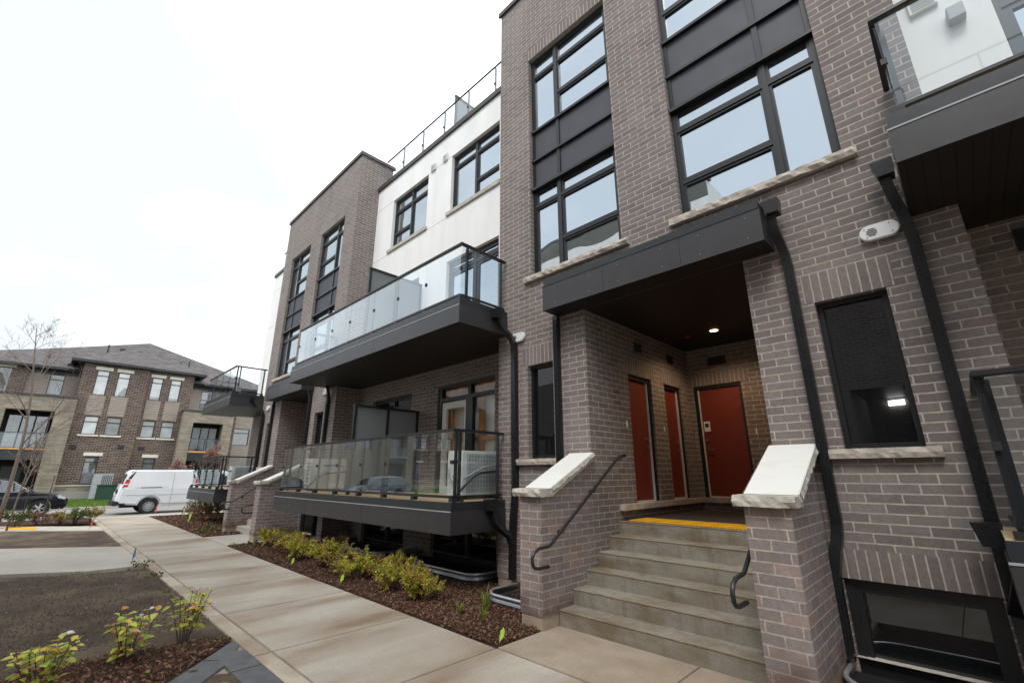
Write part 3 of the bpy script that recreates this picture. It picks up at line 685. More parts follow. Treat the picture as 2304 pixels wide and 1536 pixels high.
def recess(xl, xr, lower_holes, upper_holes, sillz=8.25, rail=True):
    fm = FN(FR)
    mb = MB(fm); wall(mb, xl, xr, .151, 4.3, lower_holes, .1); mb.build('brick_wall', 'brick', bld)
    st = MB(fm); wall(st, xl, xr, 4.3, 11.06, upper_holes, .1); st.build('stucco_wall', 'stucco', bld)
    gaps = sorted((h[0], h[1]) for h in lower_holes if h[2] < .2); us = [xl] + [q for g_ in gaps for q in g_] + [xr]
    for a, b in zip(us[::2], us[1::2]): MB(fm).box((a, .012, -.3), (b, .3, .151)).build('foundation', 'footing', bld)
    c = MB(fm); c.box((xl, -.06, 10.98), (xr, .3, 11.13)); c.build('parapet_cap', 'cap_brown', bld)
    # control joints of the render
    j = MB(fm)
    for z in (8.3, 10.17):
        edges = [xl] + [q for h in upper_holes if h[2]-.1 < z < h[3]+.02 for q in (h[0], h[1])] + [xr]
        for a, b in zip(edges[::2], edges[1::2]):
            if b-a > .05: j.box((a, -.002, z-.006), (b, 0, z+.006))
    j.build('render_joint', 'grey_metal', bld)
# gap between the towers
lowR = (-8.69, -6.70, 1.30, 3.73, .1); lowL = (-11.77, -9.79, 1.30, 3.72, .1)
bR = (-8.72, -6.64, .0, .86, .1); bL = (-11.82, -9.81, .0, .86, .1)
upA = (-11.52, -9.62, 8.43, 10.17, .1); upB = (-8.52, -6.62, 8.43, 10.17, .1)
dR = (-8.56, -6.62, 4.66, 6.97, .1); dL = (-11.52, -9.80, 4.66, 6.95, .1)
recess(-12.58, -5.83, [lowR, lowL, (bR[0], bR[1], .151, .86, .1), (bL[0], bL[1], .151, .86, .1)], [upA, upB, dR, dL])
fr_ = FN(FR)
window(bld, fr_, *upA[:4], [-10.55], [[8.95, 9.72], [9.72]]); window(bld, fr_, *upB[:4], [-7.57], [[9.80], [8.95, 9.80]])
window(bld, fr_, *dR[:4], [-7.52], [[6.66], [6.66]], sash=.07); window(bld, fr_, *dL[:4], [-10.7], [[6.66], [6.66]], sash=.07)
window(bld, fr_, *lowL[:4], [-10.75], [[3.40], [3.40]], gm='glass_low')
window(bld, fr_, *bR[:4], [-7.6], [[], []], gm='glass_low'); window(bld, fr_, *bL[:4], [-10.72], [[], []], gm='glass_low')
for h in (upA, upB):
    s_ = MB(fr_); s_.box((h[0]-.14, -.05, 8.32), (h[1]+.06, .05, 8.428)); s_.build('window_sill', 'limestone_cap', bld, bevel=.005)
# patio door with timber frames standing in the unfinished room
wd = MB(fr_); u0, u1, z0, z1 = lowR[:4]
wd.box((u0, .04, z0), (u0+.12, .13, z1)); wd.box((u1-.05, .04, z0), (u1, .13, z1)); wd.box((u0+.12, .04, z1-.07), (u1-.05, .13, z1)); wd.box((u0+.12, .04, 3.36), (u1-.05, .13, 3.44)); wd.box((-7.68, .035, z0), (-7.45, .13, 3.36)); wd.box((-7.62, .035, 3.44), (-7.52, .13, z1-.07))
pd = wd.build('patio_door', 'frame', bld)
wf = MB(fr_); a, b = u0+.15, -7.69
wf.box((a, .05, z0), (a+.15, .11, 3.33)); wf.box((a+.15, .05, 3.18), (b, .11, 3.33)); wf.box((b-.05, .05, z0), (b, .11, 3.18)); wf.box((a+.15, .05, z0), (b-.05, .11, z0+.18)); wf.build('door_leaf', 'white_metal', pd)
gp = MB(fr_); gp.poly([(u0+.1, .10, z0), (u1-.05, .10, z0), (u1-.05, .10, z1), (u0+.1, .10, z1)]); gp.build('pane', 'glass_patio', pd)
rm = MB(fr_)
rm.box((u0-.3, .30, 1.0), (u1+.4, .35, 2.48)); rm.box((u0-.3, 1.9, 1.0), (u1+.4, 1.95, 4.2)); rm.build('room_panel', 'panel_white', bld)
rw_ = MB(fr_)
for q in (-8.5, -7.96, -7.42, -6.80): rw_.box((q, .21, 1.0), (q+.09, .299, 3.42))
rw_.box((u0-.3, .211, 2.44), (u1+.4, .298, 2.52)); rw_.box((u0-.3, .17, 3.40), (u1+.4, .298, 3.80)); rw_.build('timber_stud', 'wood_orange', bld)
sky_panel = MB(fr_); sky_panel.poly([(u0-.3, .33, 2.48), (u1+.4, .33, 2.48), (u1+.4, .33, 3.5), (u0-.3, .33, 3.5)])
sky_panel.build('sky_reflection_panel', 'white_plastic', bld)  # white sheet painting in the sky's reflection in the patio glass
for (x0, x1, z) in ((-9.47, -9.25, 10.24), (-8.90, -8.70, 10.26)):
    v = MB(fr_); v.box((x0, -.05, z-.11), (x1, -.001, z+.11)); vo = v.build('wall_vent', 'white_metal', bld, bevel=.006)
    g = MB(fr_)
    for k in range(6): g.box((x0+.03, -.053, z-.08+k*.027), (x1-.03, -.051, z-.066+k*.027))
    g.build('louvre', 'grey_metal', vo)
# right hand recess, left hand end bay
lowQ = (1.9, 4.4, 1.30, 3.7, .1)
upQ = (1.17, 3.4, 4.66, 6.97, .1); upQ2 = (1.4, 3.3, 8.43, 10.17, .1)
recess(.40, 7.2, [lowQ], [upQ, upQ2])
window(bld, fr_, *lowQ[:4], [3.1], [[3.4], [3.4]], gm='glass_low'); window(bld, fr_, *upQ[:4], [2.2], [[6.66], [6.66]], sash=.07); window(bld, fr_, *upQ2[:4], [2.3], [[8.95, 9.72], [9.72]])
v = MB(fr_); v.box((.55, -.05, 7.0), (.80, -.001, 7.25)); vo = v.build('wall_vent', 'white_metal', bld, bevel=.006)
g = MB(fr_)
for k in range(7): g.box((.575, -.056, 7.025+k*.03), (.775, -.051, 7.043+k*.03))
g.build('louvre', 'grey_metal', vo)
wl_ = MB(fr_); wl_.box((.82, -.13, 6.62), (.96, -.001, 6.80)); tag(wl_.build('wall_lamp', 'grey_metal', bevel=.008), 'small square grey lamp on white stucco behind the upper right glass railing', 'lamp')
for k in range(2): MB(fr_).box((.75+k*.5, -.015, 3.82), (1.15+k*.5, -.001, 4.05)).build('vent', 'black_plastic', bld)
recess(-22.55, -18.97, [(-21.2, -19.9, 1.3, 3.7, .1)], [(-21.4, -19.6, 8.43, 10.17, .1), (-21.4, -19.7, 4.66, 6.97, .1)])
window(bld, fr_, -21.2, -19.9, 1.3, 3.7, [-20.5], [[3.4], [3.4]], gm='glass_low'); window(bld, fr_, -21.4, -19.6, 8.43, 10.17, [-20.5], [[9.72], [9.72]]); window(bld, fr_, -21.4, -19.7, 4.66, 6.97, [-20.5], [[6.66], [6.66]])
# body of the block behind
bk = MB(); bk.poly([(-22.55, FR, .151), (-22.55, 17, .151), (-22.55, 17, 4.3), (-22.55, FR, 4.3)], 0); bk.poly([(-22.55, FR, 4.3), (-22.55, 17, 4.3), (-22.55, 17, 11.06), (-22.55, FR, 11.06)], 1)
bk.poly([(7.2, FR, 0), (7.2, 17, 0), (7.2, 17, 11.06), (7.2, FR, 11.06)], 1); bk.poly([(-22.55, 17, 0), (7.2, 17, 0), (7.2, 17, 11.06), (-22.55, 17, 11.06)], 1)
bk.poly([(-22.55, FR, 10.97), (7.2, FR, 10.97), (7.2, 17, 10.97), (-22.55, 17, 10.97)], 2)
bk.build('rear_block', ['brick', 'stucco', 'cap_brown'], bld)

# ------------------------------------------------------------------ balconies
def balcony(xl, xr, zb, zfas, zcap, zrail0, zrail1, clamps, left_glass=None, left=True, right=True, posts=False, gm='glass_rail'):
    yb = 4.42; ye = FR - .005
    d_ = MB(); d_.box((xl, yb, zb), (xr, ye, zfas)) if False else None
    # slab notched round the tower corners: front strip plus the part inside the recess
    pts = [(xl, yb), (xr, yb), (xr, FP-.004)]
    ixr = min([t for t in (-5.83, 7.2, -18.97) if t > xl+1] , key=lambda t: abs(t-xr)); ixl = max([t for t in (.40, -12.58, -22.55) if t < xr-1], key=lambda t: -abs(t-xl))
    ixr -= .004; ixl += .004
    if xr > ixr: pts += [(ixr, FP-.004), (ixr, ye)]
    else: pts = [(xl, yb), (xr, yb), (xr, ye)]
    if xl < ixl: pts += [(ixl, ye), (ixl, FP-.004), (xl, FP-.004)]
    else: pts += [(xl, ye)]
    d_.prism(pts, 'z', zb, zfas); o = d_.build('balcony', ['fascia', 'soffit', 'wood_deck'], bld)
    for p in o.data.polygons:
        if p.normal.z < -.9: p.material_index = 1
    c = MB(); q = [(x + (.012 if x == xl else -.012 if x == xr else 0), y + (.012 if y == yb else 0)) for x, y in pts]
    c.prism(q, 'z', zfas+.001, zcap); co = c.build('flashing', ['flashing', 'wood_deck'], o)
    for p in co.data.polygons:
        if p.normal.z > .9: p.material_index = 1
    e_ = MB(); e_.box((xl-.004, yb-.006, zfas-.012), (xr+.004, yb-.001, zfas+.004)); e_.build('drip_edge', 'grey_metal', o)
    # seams in the fascia
    e_ = MB(); x = xl + 2.05
    while x < xr-.5: e_.box((x-.003, yb-.0015, zb+.002), (x+.003, yb-.0005, zfas-.014)); x += 2.6
    if e_.f: e_.build('seam', 'dark_void', o)
    gy = yb + .06; gl, gr = (left_glass or xl+.1), xr-.06
    r_ = MB(); r_.box((gl-.03, gy-.035, zrail1-.045), (gr+.035, gy+.035, zrail1)); 
    if right: r_.box((gr-.035, gy+.035, zrail1-.045), (gr+.035, FP-.02, zrail1))
    if left: r_.box((gl-.03, gy+.035, zrail1-.045), (gl+.04, FP-.02, zrail1))
    r_.build('top_rail', 'rail', o, bevel=.008)
    b_ = MB(); b_.box((gl, gy-.02, zrail0-.02), (gr, gy+.02, zrail0+.02))
    if right: b_.box((gr-.02, gy+.02, zrail0-.02), (gr+.02, FP-.05, zrail0+.02))
    if left: b_.box((gl-.02, gy+.02, zrail0-.02), (gl+.02, FP-.05, zrail0+.02))
    b_.build('bottom_rail', 'rail', o, bevel=.006)
    ends = [gl] + [c_ for c_ in clamps if gl+.2 < c_ < gr-.2] + [gr]; ends = sorted(ends)
    for a, b in zip(ends, ends[1:]):
        g = MB(); g.box((a+.008, gy-.005, zrail0+.022), (b-.008, gy+.005, zrail1-.046)); g.build('glass_panel', gm, o)
    if right: g = MB(); g.box((gr-.005, gy+.02, zrail0+.022), (gr+.005, FP-.06, zrail1-.046)); g.build('glass_panel', 'glass_rail', o)
    if left: g = MB(); g.box((gl-.005, gy+.02, zrail0+.022), (gl+.005, FP-.06, zrail1-.046)); g.build('glass_panel', 'glass_rail', o)
    zc = (zrail0+zrail1)/2
    for x in ends: MB().box((x-.022, gy-.016, zc-.03), (x+.022, gy+.016, zc+.03)).build('glass_clamp', 'black_plastic', o)
    class EA:
        def __init__(s, n, m_): s.n, s.m_ = n, m_
        def box(s, a, b): MB().box(a, b).build(s.n, s.m_, o)
    ps = EA('rail_post', 'rail'); ft = EA('rail_foot', 'black_plastic')
    for x in ends:
        if posts: ps.box((x-.02, gy+.03, zcap+.004), (x+.02, gy+.07, zrail1-.046))
        ft.box((x-.045, gy-.03, zcap+.001), (x+.045, gy+.05, zrail0-.021))
    if right:
        for yy in (gy+.14, FP-.12): ps.box((gr-.06, yy, zcap+.004), (gr-.02, yy+.04, zrail1-.046)); ft.box((gr-.07, yy-.03, zcap+.001), (gr+.03, yy+.07, zcap+.035))
    if left:
        for yy in (gy+.14, FP-.12): ps.box((gl+.02, yy, zcap+.004), (gl+.06, yy+.04, zrail1-.046))
    return o
CU = [-6.71, -7.70, -8.68, -9.80, -10.76, -11.77]; CL = [-6.73, -7.71, -8.66, -9.71, -10.73, -11.69]
U = (4.18, 4.50, 4.64, 4.70, 5.69); Lw = (.875, 1.205, 1.336, 1.41, 2.435)
balcony(-13.1, -5.60, *U, CU, left_glass=-12.85, gm='glass_bright'); balcony(-13.02, -5.64, *Lw, CL, left_glass=-12.82, posts=True, gm='glass_bright')
balcony(.06, 7.0, *U, [1.2, 2.3, 3.4, 4.5, 5.6], right=False); balcony(.05, 7.0, *Lw, [1.2, 2.3, 3.4, 4.5, 5.6], right=False, posts=True)
balcony(-23.0, -18.95, *U, [-20.0, -21.0, -22.0], posts=True); balcony(-22.9, -18.85, .80, 1.12, 1.24, 1.33, 2.37, [-19.9, -20.9, -21.9], posts=True)
# roof terrace railings
def roof_rail(x0, x1, y=6.5, z0=11.16, z1=12.32):
    xs = [-7.03 - 1.12*k for k in range(-20, 16)]; xs = sorted(x for x in xs if x0 < x < x1)
    r_ = MB(); r_.box((x0, y-.02, z1-.03), (x1, y+.02, z1)); o = r_.build('roof_railing', 'rail', bld)
    for x in xs: MB().box((x-.02, y+.01, z0), (x+.02, y+.05, z1-.031)).build('rail_post', 'rail', o); MB().box((x-.025, y-.02, (z0+z1)/2-.03), (x+.025, y+.009, (z0+z1)/2+.03)).build('glass_clamp', 'black_plastic', o)
    es = [x0] + xs + [x1]
    for a, b in zip(es, es[1:]): MB().box((a+.01, y-.006, z0+.05), (b-.01, y+.004, z1-.032)).build('glass_panel', 'glass_rail', o)
roof_rail(-12.57, -5.84); roof_rail(.42, 7.1); roof_rail(-22.4, -18.98)

# ------------------------------------------------------------------ downspouts
def spout(pts, parent=bld, box=None, w=.092):
    mb = MB(); mb.tube(bendy(pts), 1, sq=(w, w*.82)); 
    if box: x, y, z = box; mb.prism([(x-.09, z+.08), (x+.09, z+.08), (x+.075, z-.09), (x-.05, z-.09)], 'y', y-.09, y+.07)
    o = mb.build('downspout', 'downspout', bld)
    # ribs along the straight runs
    rb = MB(); P = [Vector(p) for p in pts]
    for a, b in zip(P, P[1:]):
        if abs((b-a).normalized().z) > .97 and (b-a).length > .6:
            for k in (-.03, 0, .03): rb.box((a.x+k-.005, a.y-w/2-.004, min(a.z, b.z)+.08), (a.x+k+.005, a.y-w/2+.002, max(a.z, b.z)-.08))
    if rb.f: rb.build('rib', 'downspout', o)
    br = MB(); zt = max(p.z for p in P); zb_ = min(p.z for p in P); z = zb_ + .5
    while z < zt-.4:
        # strap at this height
        for a, b in zip(P, P[1:]):
            lo_, hi_ = min(a.z, b.z), max(a.z, b.z)
            if lo_ < z < hi_ and abs((b-a).normalized().z) > .97: br.box((a.x-w/2-.006, a.y-w/2-.001, z), (a.x+w/2+.006, a.y+w/2+.004, z+.035))
        z += 1.7
    return o
spout([(-1.08, 5.38, 4.62), (-1.075, 5.40, 4.45), (-1.03, 5.525, 4.12), (-1.035, 5.525, 1.22), (-1.10, 5.49, .98), (-1.125, 5.49, .80), (-1.13, 5.49, .13)], box=(-1.06, 5.38, 4.70))
spout([(-.05, 5.40, 4.62), (-.03, 5.42, 4.45), (.04, 5.525, 4.05), (.03, 5.525, 1.15), (.03, 5.52, .5), (.05, 5.5, .15)], box=(-.04, 5.40, 4.68))
spout([(-4.42, 5.525, 4.26), (-4.43, 5.525, .35)])
spout([(-5.52, 5.25, 4.44), (-5.50, 5.28, 4.28), (-5.37, 5.50, 4.02), (-5.37, 5.525, 1.5), (-5.42, 5.50, .9), (-5.43, 5.50, .18)], box=(-5.54, 5.22, 4.50))
spout([(-5.56, 5.2, 1.22), (-5.54, 5.24, .98), (-5.42, 5.44, .80), (-5.42, 5.47, .70)], box=(-5.58, 5.18, 1.28))
D2 = 13.08
spout([(-1.08-D2-.2, 5.38, 4.45), (-1.03-D2-.2, 5.525, 4.08), (-1.03-D2-.2, 5.525, 1.9), (-1.10-D2-.2, 5.5, .13)], box=(-1.06-D2-.2, 5.38, 4.55))
spout([(-12.75, 5.35, 4.17), (-12.85, 5.45, 4.0), (-12.98, 5.525, 3.8), (-12.98, 5.525, .15)])
spout([(-4.42-D2-.1, 5.525, 4.26), (-4.43-D2-.1, 5.525, .35)])
spout([(-5.52-D2-.3, 5.2, 4.40), (-5.45-D2, 5.50, 4.0), (-5.45-D2, 5.525, .2)], box=(-5.54-D2-.3, 5.15, 4.48))
spout([(.12, 5.2, 1.2), (.10, 5.24, 1.0), (.02, 5.46, .72)], box=(-.01, 5.28, 1.30))

# ------------------------------------------------------------------ wall sirens
def siren(x, y, z, label):
    t = thing('wall_siren', label, 'alarm', (x, y, z), 0, 'white oval sirens on the brick walls')
    pts = []
    for i in range(32):
        a = 2*math.pi*i/32; px = math.cos(a)*.085; pz = math.sin(a)*.085; px += .078 if math.cos(a) > 1e-6 else -.078
        pts.append((px, pz))
    b = MB(); b.prism(pts, 'y', -.05, 0); b.build('cover', 'white_plastic', t, smooth=False, bevel=.012, seg=3)
    g = MB()
    for k in range(5):
        zz = -.036+k*.018; ww = math.sqrt(max(.0, .045**2-zz*zz)); g.box((-.06-ww, -.0535, zz-.004), (-.06+ww, -.051, zz+.004))
    g.build('grille', 'fascia', t)
    for px, pz in ((-.115, .045), (-.105, -.05), (.085, .05), (.1, -.045)): MB().tube([(px, -.049, pz), (px, -.054, pz)], .007, 8).build('screw', 'grey_metal', t)
    return t
siren(-.19, FP-.002, 4.12, 'white oval siren on brick between the canopy end and right downspout')
siren(-5.31, FP-.002, 4.08, 'white oval siren half behind the downspout beside the large balcony')
siren(-13.27, FP-.002, 4.10, 'white siren on the far tower wall left of the large balcony corner')
siren(-18.25, FP-.002, 4.10, 'small distant white siren between two downspouts at the far tower end')

# ================================================================== ENTRANCE STEPS
def entry(dx, label, group, gz=0.0, stonefar=False):
    S = lambda v: v - dx
    t = thing('entrance_steps', label, 'steps', (S(-2.7), 4.75, 0), 0, group)
    inv = Matrix.Translation(-Vector(t.location))
    def add(o): o.parent = t; o.matrix_parent_inverse = inv; return o
    prof = [(4.75, -.25)]
    for k in range(6): prof += [(4.75+.29*k, .18*(k+1))] if k == 0 else [(4.75+.29*k, .18*k), (4.75+.29*k, .18*(k+1))]
    prof += [(9.229, 1.08), (9.229, -.25)]
    prof = [(y + (.0 if True else 0), z) for y, z in prof]
    st = MB(); st.prism(prof, 'x', S(-3.883), S(-1.504)); add(st.build('stairs', 'steps' if dx == 0 else 'path'))
    ns = MB()
    for k in range(6): ns.box((S(-3.875), 4.75+.29*k-.006, .18*(k+1)-.014), (S(-1.512), 4.75+.29*k-.0005, .18*(k+1)+.001))
    add(ns.build('step_nosing', 'nosing' if dx == 0 else 'path', bevel=.004, seg=1))
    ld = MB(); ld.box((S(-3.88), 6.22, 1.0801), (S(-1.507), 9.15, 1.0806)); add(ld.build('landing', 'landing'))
    tp = MB(); tp.box((S(-3.75), 6.24, 1.081), (S(-1.55), 6.80, 1.09)); 
    add(tp.build('tactile_strip', 'tactile'))
    bm_ = MB(); nx = 40
    for i in range(nx):
        for j in range(9): 
            x = S(-3.72)+i*.0545; y = 6.27+j*.06; bm_.box((x-.012, y-.012, 1.09), (x+.012, y+.012, 1.096), skip=(0,))
    o_ = add(bm_.build('tactile_domes', 'tactile'))
    for a, b in ((-4.235, -3.884), (-1.503, -1.14)):
        mb = MB(); pf = [(4.437, .151), (4.437, 1.472), (4.60, 1.472), (FP-.003, 1.90), (FP-.003, .151)]
        mb.prism(pf, 'x', S(a)+(.0 if a < -2 else 0), S(b)); add(mb.build('pier', 'brick_pier'))
        f = MB(); f.box((S(a)+.012, 4.449, -.25), (S(b)-.012, FP, .150)); add(f.build('pier_footing', 'footing'))
        c0, c1 = S(a)-.065, S(b)+.06
        add(rough_box('coping_stone', (c0, 4.37, 1.474), (c1, 4.62, 1.566), 'limestone_cap', None, amp=.022, seed=int(a*5) % 11))
        sl_ = MB(); sl_.prism([(4.47, 1.567), (4.55, 1.567), (FP-.005, 2.04), (FP-.005, 1.93), (4.60, 1.478), (4.621, 1.478)] if False else [(4.56, 1.568), (FP-.006, 2.045), (FP-.006, 1.935), (4.622, 1.482), (4.622, 1.566)], 'x', c0+.03, c1-.01)
        add(sl_.build('coping_stone', 'cap_smooth', bevel=.006))
        # rough flank of the sloping stone
        n_ = 16; rg_ = random.Random(int(a*100))
        for xx, sg in ((c1-.008, 1), (c0+.028, -1)):
            prev = None; fl = MB()
            for i in range(n_+1):
                tt = i/n_; y = 4.6+(FP-.01-4.6)*tt; zt_ = 1.586+(2.04-1.586)*tt; zb_ = zt_-.10
                q = ((xx+sg*(.004+rg_.random()*.006), y, zt_-.004), (xx+sg*(.012+rg_.random()*.014), y+rg_.uniform(-.01, .01), (zt_+zb_)/2+rg_.uniform(-.015, .015)), (xx+sg*rg_.random()*.006, y, zb_+.004+rg_.random()*.008))
                if prev:
                    fl.poly([prev[0], q[0], q[1], prev[1]]); fl.poly([prev[1], q[1], q[2], prev[2]])
                prev = q
            add(fl.build('stone_flank', 'limestone_cap'))
    for hx, sd__ in ((-3.80, -1), (-1.595, 1)):
        mb = MB(); pts = [(S(hx), y, z) for y, z in ((6.36, 2.015), (6.20, 2.015), (4.495, .914), (4.40, .912), (4.30, .905), (4.22, .875), (4.18, .82), (4.185, .75), (4.22, .71), (4.28, .695), (4.47, .693))]
        P2 = [pts[0], *bendy(pts[:3]+[pts[3]], 4)[1:-1]] + pts[3:]
        mb.tube(P2, .0195, 10); add(mb.build('handrail', 'rail', smooth=True))
        br = MB()
        for y in (4.78, 5.5, 6.24):
            z = .914+(y-4.495)*(2.015-.914)/(6.20-4.495) if y < 6.2 else 2.015
            wx = S(-3.884 if hx < -2 else -1.503)
            br.tube([(S(hx), y, z-.01), (S(hx), y, z-.06), (wx, y, z-.06)], .008, 6); br.tube([(wx, y, z-.06), (wx+(-.006 if hx > -2 else .006), y, z-.06)], .03, 10)
        add(br.build('rail_bracket', 'rail'))
    return t
entry(0, 'wide concrete steps with yellow tactile strip between two brick piers with sloping pale stones', 'flights of entrance steps')
entry(13.08, 'distant pale concrete steps between brick piers at the left tower entrance', 'flights of entrance steps')

# ================================================================== THINGS ON AND ROUND THE BALCONIES
def pieces(name, mat, parent, boxes, bevel=0):
    for a, b in boxes: MB().box(a, b).build(name, mat, parent, bevel=bevel)
def ac_unit(loc, label, plain_side=False, far=False):
    t = thing('heat_pump', label, 'air conditioner', loc, 0, 'white heat pumps on the lower balconies')
    b = MB(); b.box((0, 0, .05), (.40, .92, .79)); b.build('housing', 'white_metal', t, bevel=.012)
    f = MB(); f.box((.02, .08, 0), (.38, .14, .05)); f.build('foot', 'black_plastic', t); f = MB(); f.box((.02, .78, 0), (.38, .84, .05)); f.build('foot', 'black_plastic', t)
    if plain_side:
        p = MB(); 
        for k in range(7): p.box((.03, -.006, .12+k*.09), (.37, -.001, .15+k*.09))
        p.build('vent_slats', 'grey_metal', t)
        q = MB(); q.box((.401, .30, .60), (.404, .62, .64)); q.build('tape', 'tape_blue', t)
        q = MB(); q.box((.401, .70, .58), (.404, .86, .62)); q.build('badge', 'tape_blue', t)
    else:
        g = MB(); g.box((.401, .10, .10), (.404, .88, .74)); g.build('fin_panel', 'grey_metal', t)
        w_ = MB()
        for k in range(12): w_.box((.410, .12+k*.067, .09), (.414, .125+k*.067, .75))
        for k in range(10): w_.box((.4142, .10, .11+k*.068), (.418, .88, .115+k*.068))
        w_.build('wire_guard', 'white_metal', t)
        e_ = MB(); e_.box((.08, -.012, .58), (.36, -.001, .63)); e_.build('label_plate', 'black_plastic', t)
        e_ = MB(); e_.box((.13, -.02, .30), (.27, -.001, .44)); e_.build('valve_cover', 'white_plastic', t, bevel=.004)
        e_ = MB(); e_.tube([(.2, -.02, .38), (.2, -.02, .34)], .012, 8); e_.tube([(.22, -.02, .50), (.22, -.03, .46)], .015, 8); e_.build('valve', 'steel', t)
    c = MB(); c.tube(bendy([(.05, -.02, .50), (.15, -.06, .28), (.42, .02, .32), (.46, .35, .50), (.47, .9, .60)]), .012, 6); c.build('cable', 'grey_metal', t)
    c = MB(); c.tube(bendy([(.30, -.03, .05), (.43, .02, .2), (.46, .3, .42), (.47, .9, .46)]), .02, 6); c.build('hose', 'black_plastic', t)
    return t
ac_unit((-6.49, 4.98, 1.34), 'white heat pump with a wire guard at the right end of the lower balcony')
ac_unit((-12.4, 4.88, 1.34), 'white heat pump with blue tape behind glass at the left end of the lower balcony', plain_side=True)
ac_unit((-19.75, 4.98, 1.25), 'distant white heat pump on the far small lower balcony')
def screen(x, y0, y1, z0, z1, label, n=2, fr=.06):
    t = thing('privacy_screen', label, 'screen', (x, (y0+y1)/2, z0), 0, 'frosted privacy screens'); hy = (y1-y0)/2; h = z1-z0
    ys = [-hy + 2*hy*k/n for k in range(n+1)]
    for y in ys: MB().box((-.03, y-.03, 0), (.03, y+.03, h-.05)).build('post', 'frame', t)
    MB().box((-.035, -hy-.04, h-.049), (.035, hy+.04, h)).build('top_rail', 'frame', t)
    for a, b in zip(ys, ys[1:]): MB().box((-.006, a+.035, .12), (.006, b-.035, h-.055)).build('panel', 'glass_frosted', t)
screen(-9.38, 4.62, 6.22, 1.34, 3.22, 'black framed frosted screen dividing the lower large balcony')
screen(-9.55, 4.75, 6.2, 4.65, 6.62, 'black framed frosted screen rising above the upper balcony railing')
screen(-9.05, 6.75, 8.9, 10.98, 12.95, 'thin framed screen standing on the roof terrace against the sky')

# ------------------------------------------------------------------ window wells
def well(x0, x1, yf, yb, zt, label, r=.28):
    t = thing('window_well', label, 'window well', ((x0+x1)/2, yb, 0), 0, 'galvanised window wells'); cx = (x0+x1)/2
    path = [(x0-cx, 0)]
    for cxx, a0 in ((x0+r-cx, math.pi), (x1-r-cx, 1.5*math.pi)):
        for k in range(7): a = a0 + math.pi/2*k/6; path.append((cxx+r*math.cos(a), yf-yb+r+r*math.sin(a)))
    path.append((x1-cx, 0))
    P = [Vector((p[0], p[1], 0)) for p in path]; mb = MB(); nz = 10; rings = []
    for i, p in enumerate(P):
        d_ = (P[min(i+1, len(P)-1)]-P[max(i-1, 0)]).normalized(); nn = Vector((d_.y, -d_.x, 0)); rings.append([p + nn*.012*math.sin(k*1.3) + Vector((0, 0, -.06+(zt+.06)*k/nz)) for k in range(nz+1)])
    for a, b in zip(rings, rings[1:]):
        for k in range(nz): mb.poly([a[k], b[k], b[k+1], a[k+1]])
    mb.build('corrugated_wall', 'galvanised', t, smooth=True)
    rm_ = MB(); rm_.tube([(p.x, p.y, zt) for p in P], .022, 8); rm_.build('rim', 'bright_zinc', t, smooth=True)
    g = MB(); g.poly([(p.x*.99, p.y*.99, .036) for p in P]); g.build('well_shade', 'dark_void', t)  # near-black disc painted as the shade deep in the well
well(-12.0, -9.25, 5.28, 6.29, .15, 'curved galvanised window well under the left basement window behind the shrubs')
well(-8.95, -6.12, 5.32, 6.29, .15, 'long galvanised window well below the large balcony near its right end')
well(-5.33, -4.25, 4.80, 5.56, .13, 'corrugated galvanised window well beside the left brick pier')
well(-1.12, .12, 4.95, 5.56, .10, 'galvanised window well at the lower right corner by the downspout')

# ================================================================== VEHICLES
def shell(name, prof, hw, parent, mat, z_ref, k, zs, bev=.05, taper=None):
    """body from a side outline; sides lean in above z_ref"""
    bm_ = bmesh.new(); L_ = [bm_.verts.new((-hw, y, z)) for y, z in prof]; f = bm_.faces.new(L_)
    r_ = bmesh.ops.extrude_face_region(bm_, geom=[f]); vs = [v for v in r_['geom'] if isinstance(v, bmesh.types.BMVert)]
    for v in vs: v.co.x = hw
    bmesh.ops.recalc_face_normals(bm_, faces=bm_.faces)
    ed = [e_ for e_ in bm_.edges if abs(e_.verts[0].co.x-e_.verts[1].co.x) < 1e-5 and len(e_.link_faces) == 2]
    if bev: bmesh.ops.bevel(bm_, geom=ed, offset=bev, segments=3, affect='EDGES', clamp_overlap=True)
    for z in zs: bmesh.ops.bisect_plane(bm_, geom=bm_.verts[:]+bm_.edges[:]+bm_.faces[:], plane_co=(0, 0, z), plane_no=(0, 0, 1))
    for v in bm_.verts:
        if v.co.z > z_ref: v.co.x *= 1 - k*(v.co.z-z_ref)
        if taper: v.co.x *= taper(v.co.y, v.co.z)
    bmesh.ops.triangulate(bm_, faces=[f_ for f_ in bm_.faces if len(f_.verts) > 4])
    me = bpy.data.meshes.new(name); bm_.to_mesh(me); bm_.free(); me.materials.append(MAT[mat])
    for p in me.polygons: p.use_smooth = abs(p.normal.x) < .9
    o = bpy.data.objects.new(name, me); COL.objects.link(o); o.parent = parent; return o
def arch(yc, r, zb, n=12):
    a0 = math.asin(min(1, (zb-.36)/r)); return [(yc + r*math.cos(math.pi-a0-(math.pi-2*a0)*k/n), .36 + r*math.sin(math.pi-a0-(math.pi-2*a0)*k/n)) for k in range(n+1)]
